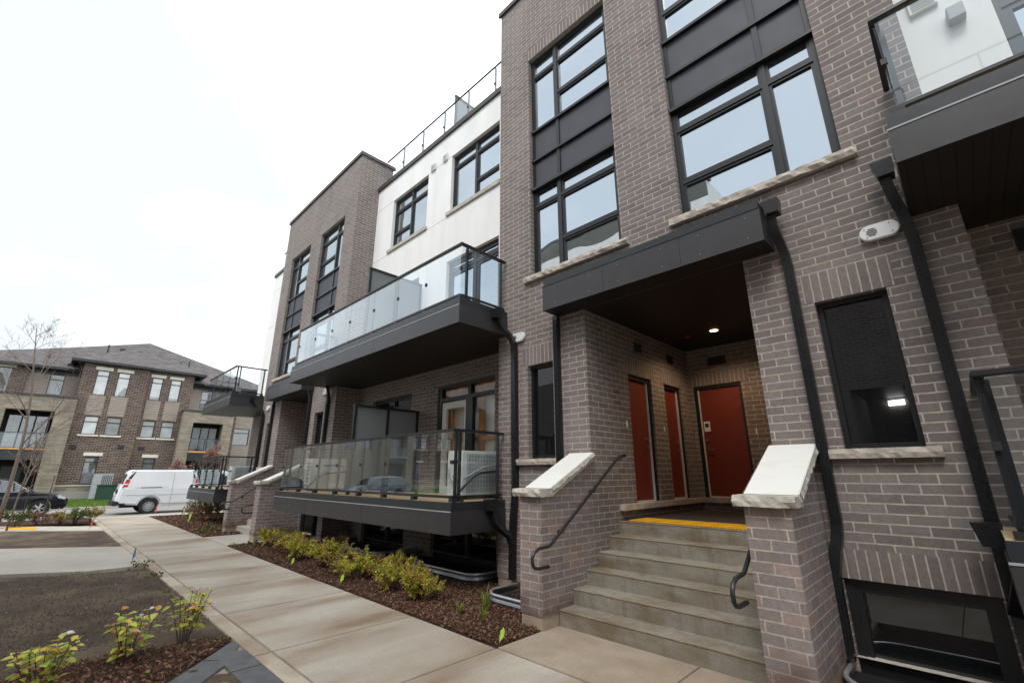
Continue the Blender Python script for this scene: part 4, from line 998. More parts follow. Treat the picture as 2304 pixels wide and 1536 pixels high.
def wheel(parent, x, y, r, side, spokes=5, mat='steel'):
    w_ = MB(); n = 28; prof = [(-.11, r*.62), (-.12, r*.9), (-.09, r), (.09, r), (.12, r*.9), (.11, r*.62)]
    rings = []
    for k in range(n):
        a = 2*math.pi*k/n; rings.append([(x+side*px, y+pr_*math.cos(a), r+pr_*math.sin(a)) for px, pr_ in prof])
    for k in range(n):
        a, b = rings[k], rings[(k+1) % n]
        for j in range(5): w_.poly([a[j], b[j], b[j+1], a[j+1]])
    wo = w_.build('wheel', 'rubber', parent, smooth=True)
    h = MB(); h.tube([(x+side*.0, y, r), (x+side*.02, y, r)], r*.60, 24); h.build('brake', 'black_plastic', wo)
    h = MB()
    for k in range(n):
        a0, a1 = 2*math.pi*k/n, 2*math.pi*(k+1)/n
        q = lambda rr, a, dx: (x+side*dx, y+rr*math.cos(a), r+rr*math.sin(a))
        h.poly([q(r*.64, a0, .105), q(r*.64, a1, .105), q(r*.56, a1, .075), q(r*.56, a0, .075)])
    for s_ in range(spokes):
        for off in (-.12, .12):
            a = 2*math.pi*s_/spokes + off; h.tube([(x+side*.085, y+r*.08*math.cos(a), r+r*.08*math.sin(a)), (x+side*.08, y+r*.6*math.cos(a+off*.5), r+r*.6*math.sin(a+off*.5))], r*.055, 6)
    h.tube([(x+side*.07, y, r), (x+side*.105, y, r)], r*.14, 14); h.build('rim', mat, wo)
def suv(name, label, cat, loc, paint, group=None):
    t = thing(name, label, cat, loc, 0, group)
    pf = [(-2.25, .38), (-2.36, .55), (-2.36, .85), (-2.30, 1.06), (-2.2, 1.12), (.95, 1.08), (1.35, 1.02), (1.95, .93), (2.22, .80), (2.32, .62), (2.33, .45), (2.22, .30)]
    pf += arch(1.42, .41, .30)[::-1] + [(.9, .30), (-.9, .30)] + arch(-1.42, .41, .30)[::-1]
    shell('body', pf, .93, t, paint, .8, .10, [.5, .7, .9, 1.0], .05, lambda y, z: 1 - .10*max(0, (abs(y)-1.7)/.6)**2)
    cb = [(-2.22, 1.09), (-2.02, 1.45), (-1.75, 1.64), (-.9, 1.70), (.05, 1.66), (.45, 1.52), (1.12, 1.07)]
    shell('cabin', cb, .87, t, paint, 1.08, .30, [1.2, 1.35, 1.5], .05)
    g = MB()
    def wx(z): return (.87)*(1-.30*(z-1.08))+.006
    for s_ in (-1, 1):
        for q in ([(.95, 1.13), (.42, 1.47), (.0, 1.57), (.0, 1.13)], [(-.06, 1.13), (-.06, 1.58), (-.95, 1.60), (-1.0, 1.13)], [(-1.06, 1.13), (-1.02, 1.59), (-1.6, 1.54), (-1.9, 1.3), (-1.8, 1.15)]):
            g.poly([(s_*wx(z), y, z) for y, z in q])
    g.build('side_window', 'glass_car', t)
    wz = MB(); wz.poly([(-.74, 1.085, 1.115), (.74, 1.085, 1.115), (.66, .50, 1.515), (-.66, .50, 1.515)]); o = wz.build('windscreen', 'glass_car', t)
    for v in o.data.vertices: v.co.y += .02; v.co.z += .012
    tr = MB()
    for s_ in (-1, 1): tr.tube([(s_*(wx(1.13)+.004), 1.0, 1.10), (s_*(wx(1.1)+.004), -1.8, 1.12)], .01, 5); tr.tube([(s_*(wx(1.13)+.003), 1.0, 1.12), (s_*(wx(1.5)+.003), .42, 1.50), (s_*(wx(1.6)+.003), -.1, 1.605), (s_*(wx(1.6)+.003), -1.2, 1.62)], .009, 5)
    tr.build('window_trim', 'steel', t)
    for s_ in (-1, 1):
        for yy in (1.42, -1.42): wheel(t, s_*.80, yy, .36, s_)
        m_ = MB(); m_.box((s_*.88, .72, 1.08), (s_*1.08, .86, 1.22)); m_.build('mirror', paint, t, bevel=.04)
        hl = MB(); hl.prism([(1.72, .86), (2.2, .72), (2.24, .80), (1.98, .925)], 'x', s_*.83, s_*.905); hl.build('headlight', 'headlight', t, bevel=.01)
        tl = MB(); tl.box((s_*.6, -2.375, .92), (s_*.84, -2.30, 1.04)); tl.build('tail_light', 'tail_red', t, bevel=.01)
        dl = MB()
        for yy in (.98, -.03, -1.05): dl.box((s_*.905, yy-.004, .42), (s_*.922, yy+.004, 1.05))
        dl.build('door_seam', 'black_plastic', t)
        dh = MB(); dh.box((s_*.905, .10, .93), (s_*.935, .28, .96)); dh.box((s_*.905, -.9, .94), (s_*.935, -.72, .97)); dh.build('door_handle', paint, t)
        cl = MB(); cl.box((s_*.90, -.95, .30), (s_*.94, .92, .38)); cl.build('sill_cladding', 'black_plastic', t)
    gr = MB(); gr.box((-.5, 2.27, .5), (.5, 2.345, .74)); gr.build('grille', 'black_plastic', t, bevel=.015)
    return t
suv('parked_car', 'black crossover car parked across the street behind the bare tree', 'car', (-31.55, -1.08, -.10), 'car_black')
suv('parked_car', 'blue grey crossover car parked further down the street out of frame', 'car', (-31.4, -8.6, -.10), 'car_blue')
def van():
    t = thing('cargo_van', 'white cargo van parked on the street with black rear bumper and red tail light', 'van', (-29.82, 5.68, -.10))
    pf = [(-2.78, .48), (-2.84, .62), (-2.80, 1.0), (-2.68, 1.6), (-2.55, 1.95), (-2.42, 2.06), (1.1, 2.08), (1.55, 2.0), (2.05, 1.42), (2.7, 1.22), (2.86, 1.05), (2.88, .5), (2.75, .42)]
    pf += arch(1.95, .43, .42)[::-1] + [(1.4, .42), (-1.1, .42)] + arch(-1.6, .43, .42)[::-1]
    shell('body', pf, 1.0, t, 'van_white', 1.15, .11, [.7, .95, 1.15, 1.35, 1.6, 1.8, 1.95], .07)
    def wx(z): return 1.0*(1-.11*max(0, z-1.15))+.004
    for s_ in (-1, 1):
        for yy in (1.95, -1.6): wheel(t, s_*.87, yy, .37, s_, 8, 'grey_metal')
        tl = MB(); tl.prism([(-2.74, 1.22), (-2.55, 1.22), (-2.50, 1.60), (-2.64, 1.62)], 'x', s_*(wx(1.4)-.13), s_*(wx(1.4)+.012)); to = tl.build('tail_light', 'tail_red', t, bevel=.008)
        tw = MB(); tw.prism([(-2.70, 1.36), (-2.54, 1.36), (-2.53, 1.42), (-2.685, 1.42)], 'x', s_*(wx(1.4)-.02), s_*(wx(1.4)+.017)); tw.build('reverse_lens', 'tail_white', to)
        qw = MB(); qw.poly([(s_*wx(1.63), -2.60, 1.63), (s_*wx(1.63), -2.47, 1.63), (s_*wx(1.95), -2.33, 1.98), (s_*(wx(1.95)-.03), -2.47, 1.98)]); qw.build('corner_trim', 'black_plastic', t)
        sm_ = MB()
        for yy in (-.78, .18, 1.18): sm_.box((s_*(wx(.8)-.01), yy-.005, .48), (s_*wx(.8), yy+.005, 1.16))
        for yy in (-.78, .18, 1.18): sm_.poly([(s_*wx(1.15), yy-.005, 1.15), (s_*wx(1.15), yy+.005, 1.15), (s_*wx(1.95), yy+.005, 1.93), (s_*wx(1.95), yy-.005, 1.93)])
        sm_.build('door_seam', 'black_plastic', t)
        hd = MB(); hd.box((s_*(wx(1.1)-.01), .28, .98), (s_*(wx(1.1)+.02), .36, 1.16)); hd.build('door_handle', 'black_plastic', t, bevel=.008)
        ln = MB(); ln.box((s_*(wx(.9)-.004), -2.6, .90), (s_*(wx(.9)+.012), 1.9, .93)); ln.build('body_crease', 'van_white', t, bevel=.004)
        sw_ = MB(); sw_.poly([(s_*wx(1.3), 1.25, 1.28), (s_*wx(1.3), 1.95, 1.28), (s_*wx(1.9), 1.5, 1.86), (s_*wx(1.9), 1.25, 1.88)]); sw_.build('side_window', 'glass_car', t)
        m_ = MB(); m_.box((s_*1.0, 1.62, 1.3), (s_*1.22, 1.74, 1.58)); m_.build('mirror', 'black_plastic', t, bevel=.03)
        rg_ = random.Random(4); tx = MB(); y = -2.1 if s_ > 0 else -2.1
        tx.box((s_*(wx(1.2)), -2.28, 1.222), (s_*(wx(1.2)+.003), -2.06, 1.229)); tx.box((s_*(wx(1.2)), -1.16, 1.222), (s_*(wx(1.2)+.003), -.95, 1.229))
        y = -2.04
        while y < -1.2: wd_ = rg_.uniform(.02, .045); tx.box((s_*(wx(1.2)), y, 1.20), (s_*(wx(1.2)+.003), y+wd_, 1.20+rg_.choice((.045, .06)))); y += wd_+.012
        tx.build('lettering', 'grey_text', t)
    b = MB(); b.box((-.98, -2.98, .42), (.98, -2.76, .62)); b.box((-.99, -2.8, .44), (-.8, -2.5, .6)); b.box((.8, -2.8, .44), (.99, -2.5, .6)); b.build('bumper', 'black_plastic', t, bevel=.03)
    rw = MB()
    for s_ in (-1, 1): rw.poly([(s_*.10, -2.70, 1.40), (s_*.78, -2.70, 1.40), (s_*.72, -2.60, 1.86), (s_*.10, -2.60, 1.86)])
    o = rw.build('rear_window', 'glass_car', t)
    for v in o.data.vertices: v.co.y -= .035
    h = MB(); h.box((.06, -2.87, .95), (.16, -2.80, 1.15)); h.build('rear_handle', 'black_plastic', t, bevel=.01)
    pl = MB(); pl.box((-.55, -2.86, .86), (-.25, -2.82, 1.0)); pl.build('plate', 'white_plastic', t)
    ax_ = MB(); ax_.tube([(-.8, -1.6, .37), (.8, -1.6, .37)], .07, 8); ax_.box((-.3, -2.6, .3), (.3, -1.2, .42)); ax_.build('axle', 'black_plastic', t)
van()

# ================================================================== HOUSES ACROSS THE STREET
def house(K, y_off=0, label='', zb=.03, extra=True):
    t = thing('row_house', label, 'house', (K, 4.6+y_off, 0), 0, 'brick row houses across the street')
    inv = Matrix.Translation(-Vector(t.location)); made = []
    fm = lambda u, d, z: (K - d, u + y_off, z)
    def A(o): made.append(o); return o
    def hwin(u0, u1, z0, z1, tz=None, lintel=True, sill=False, gm='glass_house', d=.08, shift=0):
        f2 = (lambda u, dd, z: fm(u, dd+shift, z)) if shift else fm
        o = window(None, f2, u0, u1, z0, z1, [], [[tz] if tz else []], d=d, fr=.05, sash=0, gm=gm); A(o)
        if lintel: A(MB(f2).box((u0-.14, -.03, z1+.02), (u1+.14, .05, z1+.27)).build('lintel', 'limestone_far'))
        if sill: A(MB(f2).box((u0-.18, -.06, z0-.13), (u1+.18, .03, z0-.01)).build('window_sill', 'limestone_far'))
    # left half of the brick bay stands .3 m proud
    P = -.30
    fp = lambda u, d, z: fm(u, d+P, z)
    w1 = [(1.68, 2.42, 7.6, 9.50), (2.95, 3.70, 7.6, 9.50), (1.62, 2.45, 4.62, 5.98), (2.90, 3.78, 4.62, 5.98), (2.22, 3.02, 1.05, 3.05)]
    mb = MB(fp); wall(mb, .85, 4.85, 1.0, 10.0, [(*h, .1) for h in w1]); mb.poly([(4.85, 0, 1), (4.85, .3, 1), (4.85, .3, 10), (4.85, 0, 10)]); mb.poly([(.85, 0, 1), (.85, 1.0, 1), (.85, 1.0, 10), (.85, 0, 10)]); A(mb.build('brick_wall', 'brick_house'))
    for i, h in enumerate(w1): hwin(*h, tz=h[3]-.42, lintel=i in (0, 1, 4), sill=i in (2, 3), shift=P, gm='glass_pale' if i < 4 else 'glass_house')
    w2 = [(5.15, 5.88, 7.6, 9.45), (6.42, 7.15, 7.6, 9.45), (5.12, 5.96, 4.58, 5.92), (6.38, 7.24, 4.58, 5.92), (5.70, 6.45, 1.05, 3.0)]
    mb = MB(fm); wall(mb, 4.85, 8.0, 1.0, 10.0, [(*h, .1) for h in w2]); mb.poly([(8.0, 0, 1), (8.0, .9, 1), (8.0, .9, 10), (8.0, 0, 10)]); A(mb.build('brick_wall', 'brick_house'))
    for i, h in enumerate(w2): hwin(*h, tz=h[3]-.42, lintel=i in (0, 1, 4), sill=i in (2, 3), gm='glass_pale' if i < 4 else 'glass_house')
    for (a, b, c, dd, sh) in ((1.55, 2.5, 6.05, 7.55, P), (2.82, 3.84, 6.05, 7.55, P), (5.05, 6.0, 6.0, 7.55, 0), (6.3, 7.3, 6.0, 7.55, 0)):
        f2 = lambda u, d, z, sh=sh: fm(u, d+sh, z); A(MB(f2).box((a, -.02, c), (b, .0, dd)).build('siding_panel', 'siding'))
    fd = MB(fm); fd.box((.9, -.32, -.2), (8.0, .5, .55)); A(fd.build('foundation', 'foundation'))
    fd = MB(fm); fd.box((.86, -.30, .551), (8.0, .5, .93)); A(fd.build('base_course', 'stone_house')); fd = MB(fm); fd.box((.84, -.34, .931), (8.02, .5, .999)); A(fd.build('base_ledge', 'limestone_far'))
    # recessed siding bays
    S0 = .9
    fs = lambda u, d, z: fm(u, d+S0, z)
    for (a, b, wins) in ((-1.95, .85, [(-.80, .02, 7.45, 9.0)]), (8.0, 16.5, [(11.9, 13.25, 4.30, 5.80), (13.9, 15.2, 4.30, 5.80), (8.9, 10.0, 7.3, 8.9), (12.0, 13.2, 7.3, 8.9)])):
        mb = MB(fs); wall(mb, a, b, 0, 9.4, [(*h, .08) for h in wins]); A(mb.build('siding_wall', 'siding'))
        for h in wins: hwin(*h, tz=(h[2]+h[3])/2 if h[3]-h[2] > 1.55 else h[3]-.4, lintel=False, shift=S0)
    mb = MB(fm); wall(mb, 11.3, 11.75, 0, 9.3, []); A(mb.build('brick_strip', 'brick_house'))
    # left brick bay
    fl = lambda u, d, z: fm(u, d+.6, z)
    w3 = [(-4.9, -2.75, 7.2, 9.1)]
    mb = MB(fl); wall(mb, -8.5, -1.95, 0, 9.4, [(*h, .1) for h in w3]); mb.poly([(-1.95, 0, 0), (-1.95, .3, 0), (-1.95, .3, 9.4), (-1.95, 0, 9.4)]); A(mb.build('brick_wall', 'brick_house')); hwin(*w3[0], tz=None, shift=.6); A(MB(fl).box((-5.6, -.02, 5.3), (-2.75, .0, 7.15)).build('siding_panel', 'siding'))
    # stone porches with glazed balcony
    for (a, b, i0, i1, zt, zi, zf) in ((-3.35, .98, -2.45, -.02, 7.1, 6.1, 3.45), (7.6, 11.35, 8.40, 10.62, 6.85, 5.95, 3.55)):
        fo = lambda u, d, z: fm(u, d-.75, z)
        mb = MB(fo); wall(mb, a, b, 0, zt, [(i0, i1, 0, zi, .8)])
        for u in (a, b): mb.poly([(u, 0, 0), (u, 1.7, 0), (u, 1.7, zt), (u, 0, zt)])
        A(mb.build('stone_porch', 'stone_house')); A(MB(fo).box((a-.05, -.06, zt+.002), (b+.05, 1.7, zt+.14)).build('porch_cap', 'flashing'))
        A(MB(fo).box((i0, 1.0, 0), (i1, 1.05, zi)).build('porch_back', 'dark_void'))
        for k in range(3):
            u = i0+.25+k*(i1-i0-.4)/3; A(MB(fo).box((u, .93, zf+.1), (u+(i1-i0-.4)/3-.08, .98, zi-.35)).build('balcony_door', 'glass_house'))
        A(MB(fo).box((i0, .08, zf-.75), (i1, .9, zf-.06)).build('balcony_slab', 'flashing')); A(MB(fo).box((i0, .02, zf-.058), (i1, .3, zf+.05)).build('deck_board', 'wood_orange'))
        A(MB(fo).box((i0, .10, zf+.10), (i1, .11, zf+1.05)).build('balcony_glass', 'glass_rail')); rl = MB(fo); rl.box((i0, .08, zf+1.05), (i1, .13, zf+1.10)); rl.box(((i0+i1)/2-.03, .08, zf+.06), ((i0+i1)/2+.03, .13, zf+1.05)); A(rl.build('balcony_rail', 'rail'))
        A(MB(fo).box((i0+.6, .9, .1), (i0+1.6, .99, 2.3)).build('front_door', 'black_plastic'))
    # small wall vents and roof
    for u, z, sh in ((1.2, 3.5, P), (3.9, 3.6, P), (5.2, 3.55, 0)): f2 = lambda uu, d, zz, sh=sh: fm(uu, d+sh, zz); A(MB(f2).box((u, -.03, z), (u+.4, -.001, z+.3)).build('wall_vent', 'black_plastic'))
    def X3(u, d, z): return fm(u, d, z)
    rid = [(-12, 10.4), (-7.5, 10.5), (-4.1, 11.2), (-1.7, 11.78), (1.3, 12.58), (5.0, 13.6), (11.4, 11.9), (15.2, 10.85), (17.2, 9.6)]
    rf = MB(fm); rf.mi = 0
    ev = [(u, 9.42) for u, z in rid]
    for (a, za), (b, zb_) in zip(rid, rid[1:]): rf.poly([(a, .25, 9.42), (b, .25, 9.42), (b, 6, zb_), (a, 6, za)]); rf.poly([(a, 12, 9.42), (b, 12, 9.42), (b, 6, zb_), (a, 6, za)])
    # hip over the bay
    ap = (4.6, 4.2, 12.75); e0 = [(.15, -.75, 10.12), (4.95, -.75, 10.12), (5.0, -.45, 10.14), (8.75, -.45, 10.14), (8.75, 4.5, 10.14), (.15, 4.5, 10.12)]
    for a, b in zip(e0, e0[1:]+e0[:1]): rf.poly([a, b, ap])
    ro = A(rf.build('roof', 'shingles'))
    for (u, d, z, kind) in ((-1.2, 2.4, 10.3, 'p'), (2.1, 3.4, 11.9, 'p'), (7.7, 1.8, 11.15, 'p'), (3.0, 3.0, 12.0, 'v'), (4.1, 2.9, 11.95, 'v'), (5.6, 2.6, 11.75, 'v'), (6.3, 2.4, 11.55, 'v'), (7.0, 2.2, 11.35, 'v'), (-.4, 1.5, 9.95, 'v'), (.1, .9, 9.85, 'v')):
        m2 = MB(fm)
        if kind == 'p': m2.tube([(u, d, z-.4), (u, d, z+.45)], .06, 8)
        else: m2.box((u-.17, d-.15, z-.35), (u+.17, d+.15, z+.08))
        o = m2.build('vent_pipe' if kind == 'p' else 'roof_vent', 'black_plastic', ro)
    fa = MB(fm)
    fa.box((-12, .05, 9.26), (-.0+.1, .26, 9.44)); fa.box((8.8, .05, 9.26), (17.2, .26, 9.44)); fa.box((-8.5, .27, 9.27), (.84, .9, 9.30)); fa.box((8.1, .27, 9.27), (17.2, .95, 9.30))
    fa.box((.1, -.80, 9.95), (4.99, -.74, 10.14)); fa.box((.1, -.74, 9.97), (8.7, 1.0, 9.999) if False else (4.95, .8, 9.999)); fa.box((4.951, -.45, 9.97), (8.7, .8, 9.999)); fa.box((4.95, -.5, 9.96), (8.8, -.44, 10.15)); fa.box((.08, -.74, 9.95), (.14, 4.5, 10.14)); fa.box((8.76, -.44, 9.96), (8.82, 4.5, 10.15))
    A(fa.build('eaves', 'frame')); A(MB(fs).box((-1.95, -.05, 8.98), (.84, 0, 9.27)).build('frieze_board', 'frame')); A(MB(fs).box((8.02, -.05, 9.0), (16.5, 0, 9.27)).build('frieze_board', 'frame'))
    bkk = MB(fm); bkk.box((-12, 1.3, 0), (17.0, 11, 9.25), skip=(1,)); A(bkk.build('rear_wall', 'siding'))
    for o in made: o.parent = t; o.matrix_parent_inverse = inv
    return t
glass('glass_pale', (.42, .44, .44), .12)
house(-47, 0, 'three storey brown brick row house with grey hip roof across the street')
t2 = house(-47, -29, 'second brick row house further left along the street out of frame')
hb = MB(); hb.box((-44.1, 3.1, 0), (-43.2, 4.35, .95)); hb.box((-44.15, 3.05, .951), (-43.15, 4.4, 1.05)); tb = hb.build('utility_box', 'green_metal', bevel=.03); tag(tb, 'dark green utility box on grass beside the rear of the van', 'utility box')
ab = thing('condenser', 'light grey louvred condenser by the house wall above the green box', 'air conditioner', (-46.2, 3.4, .03))
MB().box((-.35, -.5, .0), (.4, .62, 1.75)).build('housing', 'grey_metal', ab, bevel=.02)
for k in range(6): MB().box((.401, .0+k*.1, .2), (.415, .04+k*.1, 1.65)).build('slat', 'flashing', ab)
ab.location.z = .03

# ================================================================== BUILDING BEHIND THE CAMERA (seen in the glass)
ob = thing('apartment_building', 'white stucco and brown brick apartment block opposite, seen only mirrored in the windows', 'building', (-10, -5.5, 0))
fo = lambda u, d, z: (u+10, -d, z)       # local to ob at plane y=-5.5
lo_ = lambda f: f
def OB(plane): return lambda u, d, z: (u+10, -(d), z)
f0 = OB(0)
mb = MB(f0); wall(mb, -15, -5.4, 0, 6.0, [(-14, -12.5, 1.3, 3.6, .1), (-8.5, -6.8, 1.3, 3.6, .1)]); mb.poly([(-15, 0, 0), (-15, 10, 0), (-15, 10, 6), (-15, 0, 6)]); mb.build('brick_wall', 'brick', ob)
h1 = [(-14, -12.4, 7.0, 9.0, .1), (-10.8, -9.4, 7.0, 9.0, .1), (-8.4, -6.6, 7.0, 9.0, .1), (-13.9, -12.4, 9.9, 11.5, .1), (-8.4, -6.6, 9.9, 11.5, .1)]
mb = MB(f0); wall(mb, -15, -5.4, 6.0, 12.6, h1)
for u in (-15, -5.4): mb.poly([(u, 0, 6), (u, 10, 6), (u, 10, 13.3), (u, 0, 13.3)])
mb.poly([(-15, 0, 13.3), (-5.4, 0, 13.3), (-5.4, 10, 13.3), (-15, 10, 13.3)]); mb.build('stucco_wall', 'stucco', ob)
MB(f0).box((-15.1, -.08, 13.302), (-5.3, .3, 13.45)).build('parapet_cap', 'cap_brown', ob)
for h in [(-14, -12.5, 1.3, 3.6), (-8.5, -6.8, 1.3, 3.6)] + [h[:4] for h in h1]: window(ob, f0, *h, [(h[0]+h[1])/2], [[], []], sash=0, gm='glass_low')
mb = MB(f0); wall(mb, -5.4, 12, 0, 11.0, [(-2.2, 1.2, 0, 4.2, .0), (2.5, 4.3, 5.2, 9.8, .1), (5.5, 7.5, 5.2, 9.8, .1)]); mb.poly([(12, 0, 0), (12, 10, 0), (12, 10, 11), (12, 0, 11)]); mb.poly([(-5.4, 0, 11), (12, 0, 11), (12, 10, 11), (-5.4, 10, 11)]); mb.build('brick_wall', 'brick', ob)
mb = MB(f0); mb.poly([(-2.2, 3, 0), (1.2, 3, 0), (1.2, 3, 4.2), (-2.2, 3, 4.2)]); mb.poly([(-2.2, 0, 0), (-2.2, 3, 0), (-2.2, 3, 4.2), (-2.2, 0, 4.2)]); mb.poly([(1.2, 0, 0), (1.2, 3, 0), (1.2, 3, 4.2), (1.2, 0, 4.2)]); mb.build('porch_wall', 'brick', ob)
mb = MB(f0); mb.poly([(-2.2, 0, 4.2), (1.2, 0, 4.2), (1.2, 3, 4.2), (-2.2, 3, 4.2)]); mb.build('porch_ceiling', 'soffit', ob)
for h in ((2.5, 4.3, 5.2, 9.8), (5.5, 7.5, 5.2, 9.8)): window(ob, f0, *h, [(h[0]+h[1])/2], [[7], [7]], gm='glass_low')
rr = MB(f0); rr.box((-5.3, .3, 12.05), (11.9, .34, 12.09)); 
for k in range(12): rr.box((-5.3+k*1.5, .3, 11.0), (-5.26+k*1.5, .34, 12.05))
rr.build('roof_railing', 'rail', ob); MB(f0).box((-5.3, .315, 11.1), (11.9, .325, 12.03)).build('glass_panel', 'glass_rail', ob)
lw_ = MB(f0); lw_.box((-1.60, 2.9, 3.95), (-1.18, 2.99, 4.13)); lo2 = lw_.build('wall_light', 'lamp_white', ob)

# ================================================================== MARKER FLAGS
def flag(x, y, color, label, h=.16, ang=0, s=1, group='marker flags along the walk'):
    t = thing('marker_flag', label, 'flag', (x, y, .0), ang, group)
    MB().tube([(0, 0, 0), (.01, 0, h)], .0022*max(1, s*.8), 5).build('wire', 'steel', t)
    m_ = MB(); ww = .045*s; pts = [(0, 0, h*.25), (ww*.8, .01, h*.62), (ww*1.1, .0, h*1.0), (ww*.9, -.01, h*1.25), (ww*.25, .0, h*.95), (-.005, .005, h*.55)]
    m_.poly(pts); m_.poly([(p[0], p[1]+.003, p[2]) for p in pts[::-1]])
    for a, b in zip(pts, pts[1:]+pts[:1]): m_.poly([a, b, (b[0], b[1]+.003, b[2]), (a[0], a[1]+.003, a[2])])
    m_.build('ribbon', color, t); return t
flag(-3.93, 3.79, 'flag_green', 'lime green marker ribbon at the mulch corner in front of the steps', .15, .4, 1.25)
flag(-7.76, 3.84, 'flag_green', 'lime green marker ribbon in mulch midway along the front shrubs', .14, .2, 1.8)
flag(-9.93, 3.86, 'flag_green', 'lime green marker ribbon in mulch by the far front shrubs', .14, .1, 2.2)
flag(-13.85, 3.85, 'flag_green', 'tiny lime green marker at the corner of the far entry path', .08, .1, 2)
flag(-12.55, 1.70, 'flag_blue', 'blue marker flag where the cross path meets the sidewalk', .26, .1, 2.6)
flag(-21.0, 1.55, 'flag_red', 'red marker flag at the end of the pale kerb strip left of the sidewalk', .25, .2, 3)
flag(-25.6, 3.9, 'flag_red', 'red marker flag in front of the van wheel', .4, .2, 2.6)
flag(-23.9, 4.6, 'flag_green', 'lime marker flag in the far right bed beside a red one', .35, .2, 2.6)
flag(-23.8, 4.95, 'flag_red', 'red marker flag in the far right bed beside a lime one', .32, .2, 3.4)
flag(-20.3, 4.1, 'flag_green', 'thin lime marker standing in mulch near the far walk edge', .35, 1.2, 1.5)
flag(-21.6, 4.9, 'flag_red', 'low red marker flag lying in the far mulch bed', .14, .2, 3)

# ================================================================== PLANTS
def leafmesh(name, leaves, mat, parent):
    """leaves: list of (pos, dir, normal, length, width): folded pointed leaf, 4 quads worth"""
    V = []; F = []
    for p, d_, n_, l_, w_ in leaves:
        s_ = d_.cross(n_).normalized()*w_*.5; i = len(V); up_ = n_*w_*.18
        V += [p, p+d_*l_*.35+s_+up_, p+d_*l_*.72+s_*.75+up_*.6-n_*l_*.05, p+d_*l_-n_*l_*.12, p+d_*l_*.72-s_*.75+up_*.6-n_*l_*.05, p+d_*l_*.35-s_+up_, p+d_*l_*.38, p+d_*l_*.74-n_*l_*.05]
        F += [(i, i+1, i+6), (i, i+6, i+5), (i+1, i+2, i+7, i+6), (i+6, i+7, i+4, i+5), (i+2, i+3, i+7), (i+7, i+3, i+4)]
    return raw(name, [tuple(v) for v in V], F, mat, parent)
def rv(rg): 
    while True:
        v = Vector((rg.uniform(-1, 1), rg.uniform(-1, 1), rg.uniform(-1, 1)))
        if .05 < v.length < 1: return v.normalized()
def shrub(x, y, r, h, seed, label, group, mats=('leaf_shrub',), nl=2600, ls=.032, tw=16):
    rg = random.Random(seed); t = thing('shrub', label, 'shrub', (x, y, 0), rg.random()*6, group)
    st = MB(); lv = []; lr = []
    for k in range(tw):
        a = rg.uniform(0, 6.283); rr = r*math.sqrt(rg.random())*.95; hh = h*(1-.45*(rr/r)**2)*rg.uniform(.75, 1.12)
        tip = Vector((rr*math.cos(a), rr*math.sin(a), hh)); b0 = Vector((rr*.15*math.cos(a), rr*.15*math.sin(a), 0)); mid = b0.lerp(tip, .5) + Vector((0, 0, .06))
        st.tube([b0, mid, tip], [.006, .004, .002], 4, cap=False)
        # each stem carries a loose cloud of leafy twiglets
        for q in range(rg.randint(4, 7)):
            tt = rg.uniform(.38, 1.02); c = b0.lerp(mid, tt*2) if tt < .5 else mid.lerp(tip, tt*2-1); dd = (rv(rg)+Vector((math.cos(a), math.sin(a), .8))*.6).normalized(); tl = rg.uniform(.08, .17)*(r/.35)
            n = max(4, int(nl/(tw*5.5)))
            for j in range(n):
                s_ = j/n; p = c + dd*tl*s_ + rv(rg)*.022*(r/.35)
                d2 = (dd + rv(rg)*.9).normalized(); nn = (Vector((0, 0, 1)) + rv(rg)*.8).normalized()
                (lr if (s_ > .75 and tt > .8 and len(mats) > 1) else lv).append((p, d2, nn, ls*rg.uniform(.6, 1.3), ls*.55))
    so_ = st.build('stem', 'bark_dark', t)
    leafmesh('foliage', lv, mats[0], t)
    if lr: leafmesh('shoot_tip', lr, mats[1], t)
    return t
PG = 'low shrubs in front of the large balcony'
beds = [(-12.9, 4.45, .42, .52, 'leaf_shrub', 'yellow green shrub nearest the far brick pier'), (-12.15, 4.55, .40, .46, 'leaf_mix', 'olive and brown shrub second from the far pier'),
 (-11.3, 4.42, .40, .50, 'leaf_shrub', 'yellow green shrub third from the far pier'), (-10.5, 4.25, .40, .47, 'leaf_shrub', 'yellow green shrub fourth from the far pier'),
 (-9.95, 4.75, .36, .50, 'leaf_mix', 'red tipped shrub set back behind the fourth and fifth front shrubs'), (-9.4, 4.3, .42, .52, 'leaf_shrub', 'red tipped green shrub in the middle of the row'),
 (-8.55, 4.32, .40, .48, 'leaf_mix', 'brownish olive shrub just right of the row middle'), (-7.95, 4.25, .40, .50, 'leaf_shrub', 'bright red tipped shrub left of the last two big shrubs'),
 (-7.35, 4.55, .40, .50, 'leaf_shrub', 'orange tinged shrub set back near the long window well'), (-6.75, 4.35, .42, .50, 'leaf_shrub', 'tall green shrub second from the near end'),
 (-6.05, 4.22, .36, .45, 'leaf_shrub', 'nearest shrub of the row, orange tipped, standing apart at the near end')]
island('leaf_mix', [(0, (.16, .11, .05)), (.3, (.27, .24, .07)), (.55, (.38, .38, .08)), (.8, (.42, .27, .10)), (1, (.30, .11, .07))], .6, .3)
for i, (x, y, r_, h_, mt_, lb) in enumerate(beds): shrub(x, y, r_*.9, h_*.86, 100+i, lb, PG, (mt_, 'leaf_red'), nl=3600 if x > -9 else 2600, ls=.036 if x > -9 else .042)
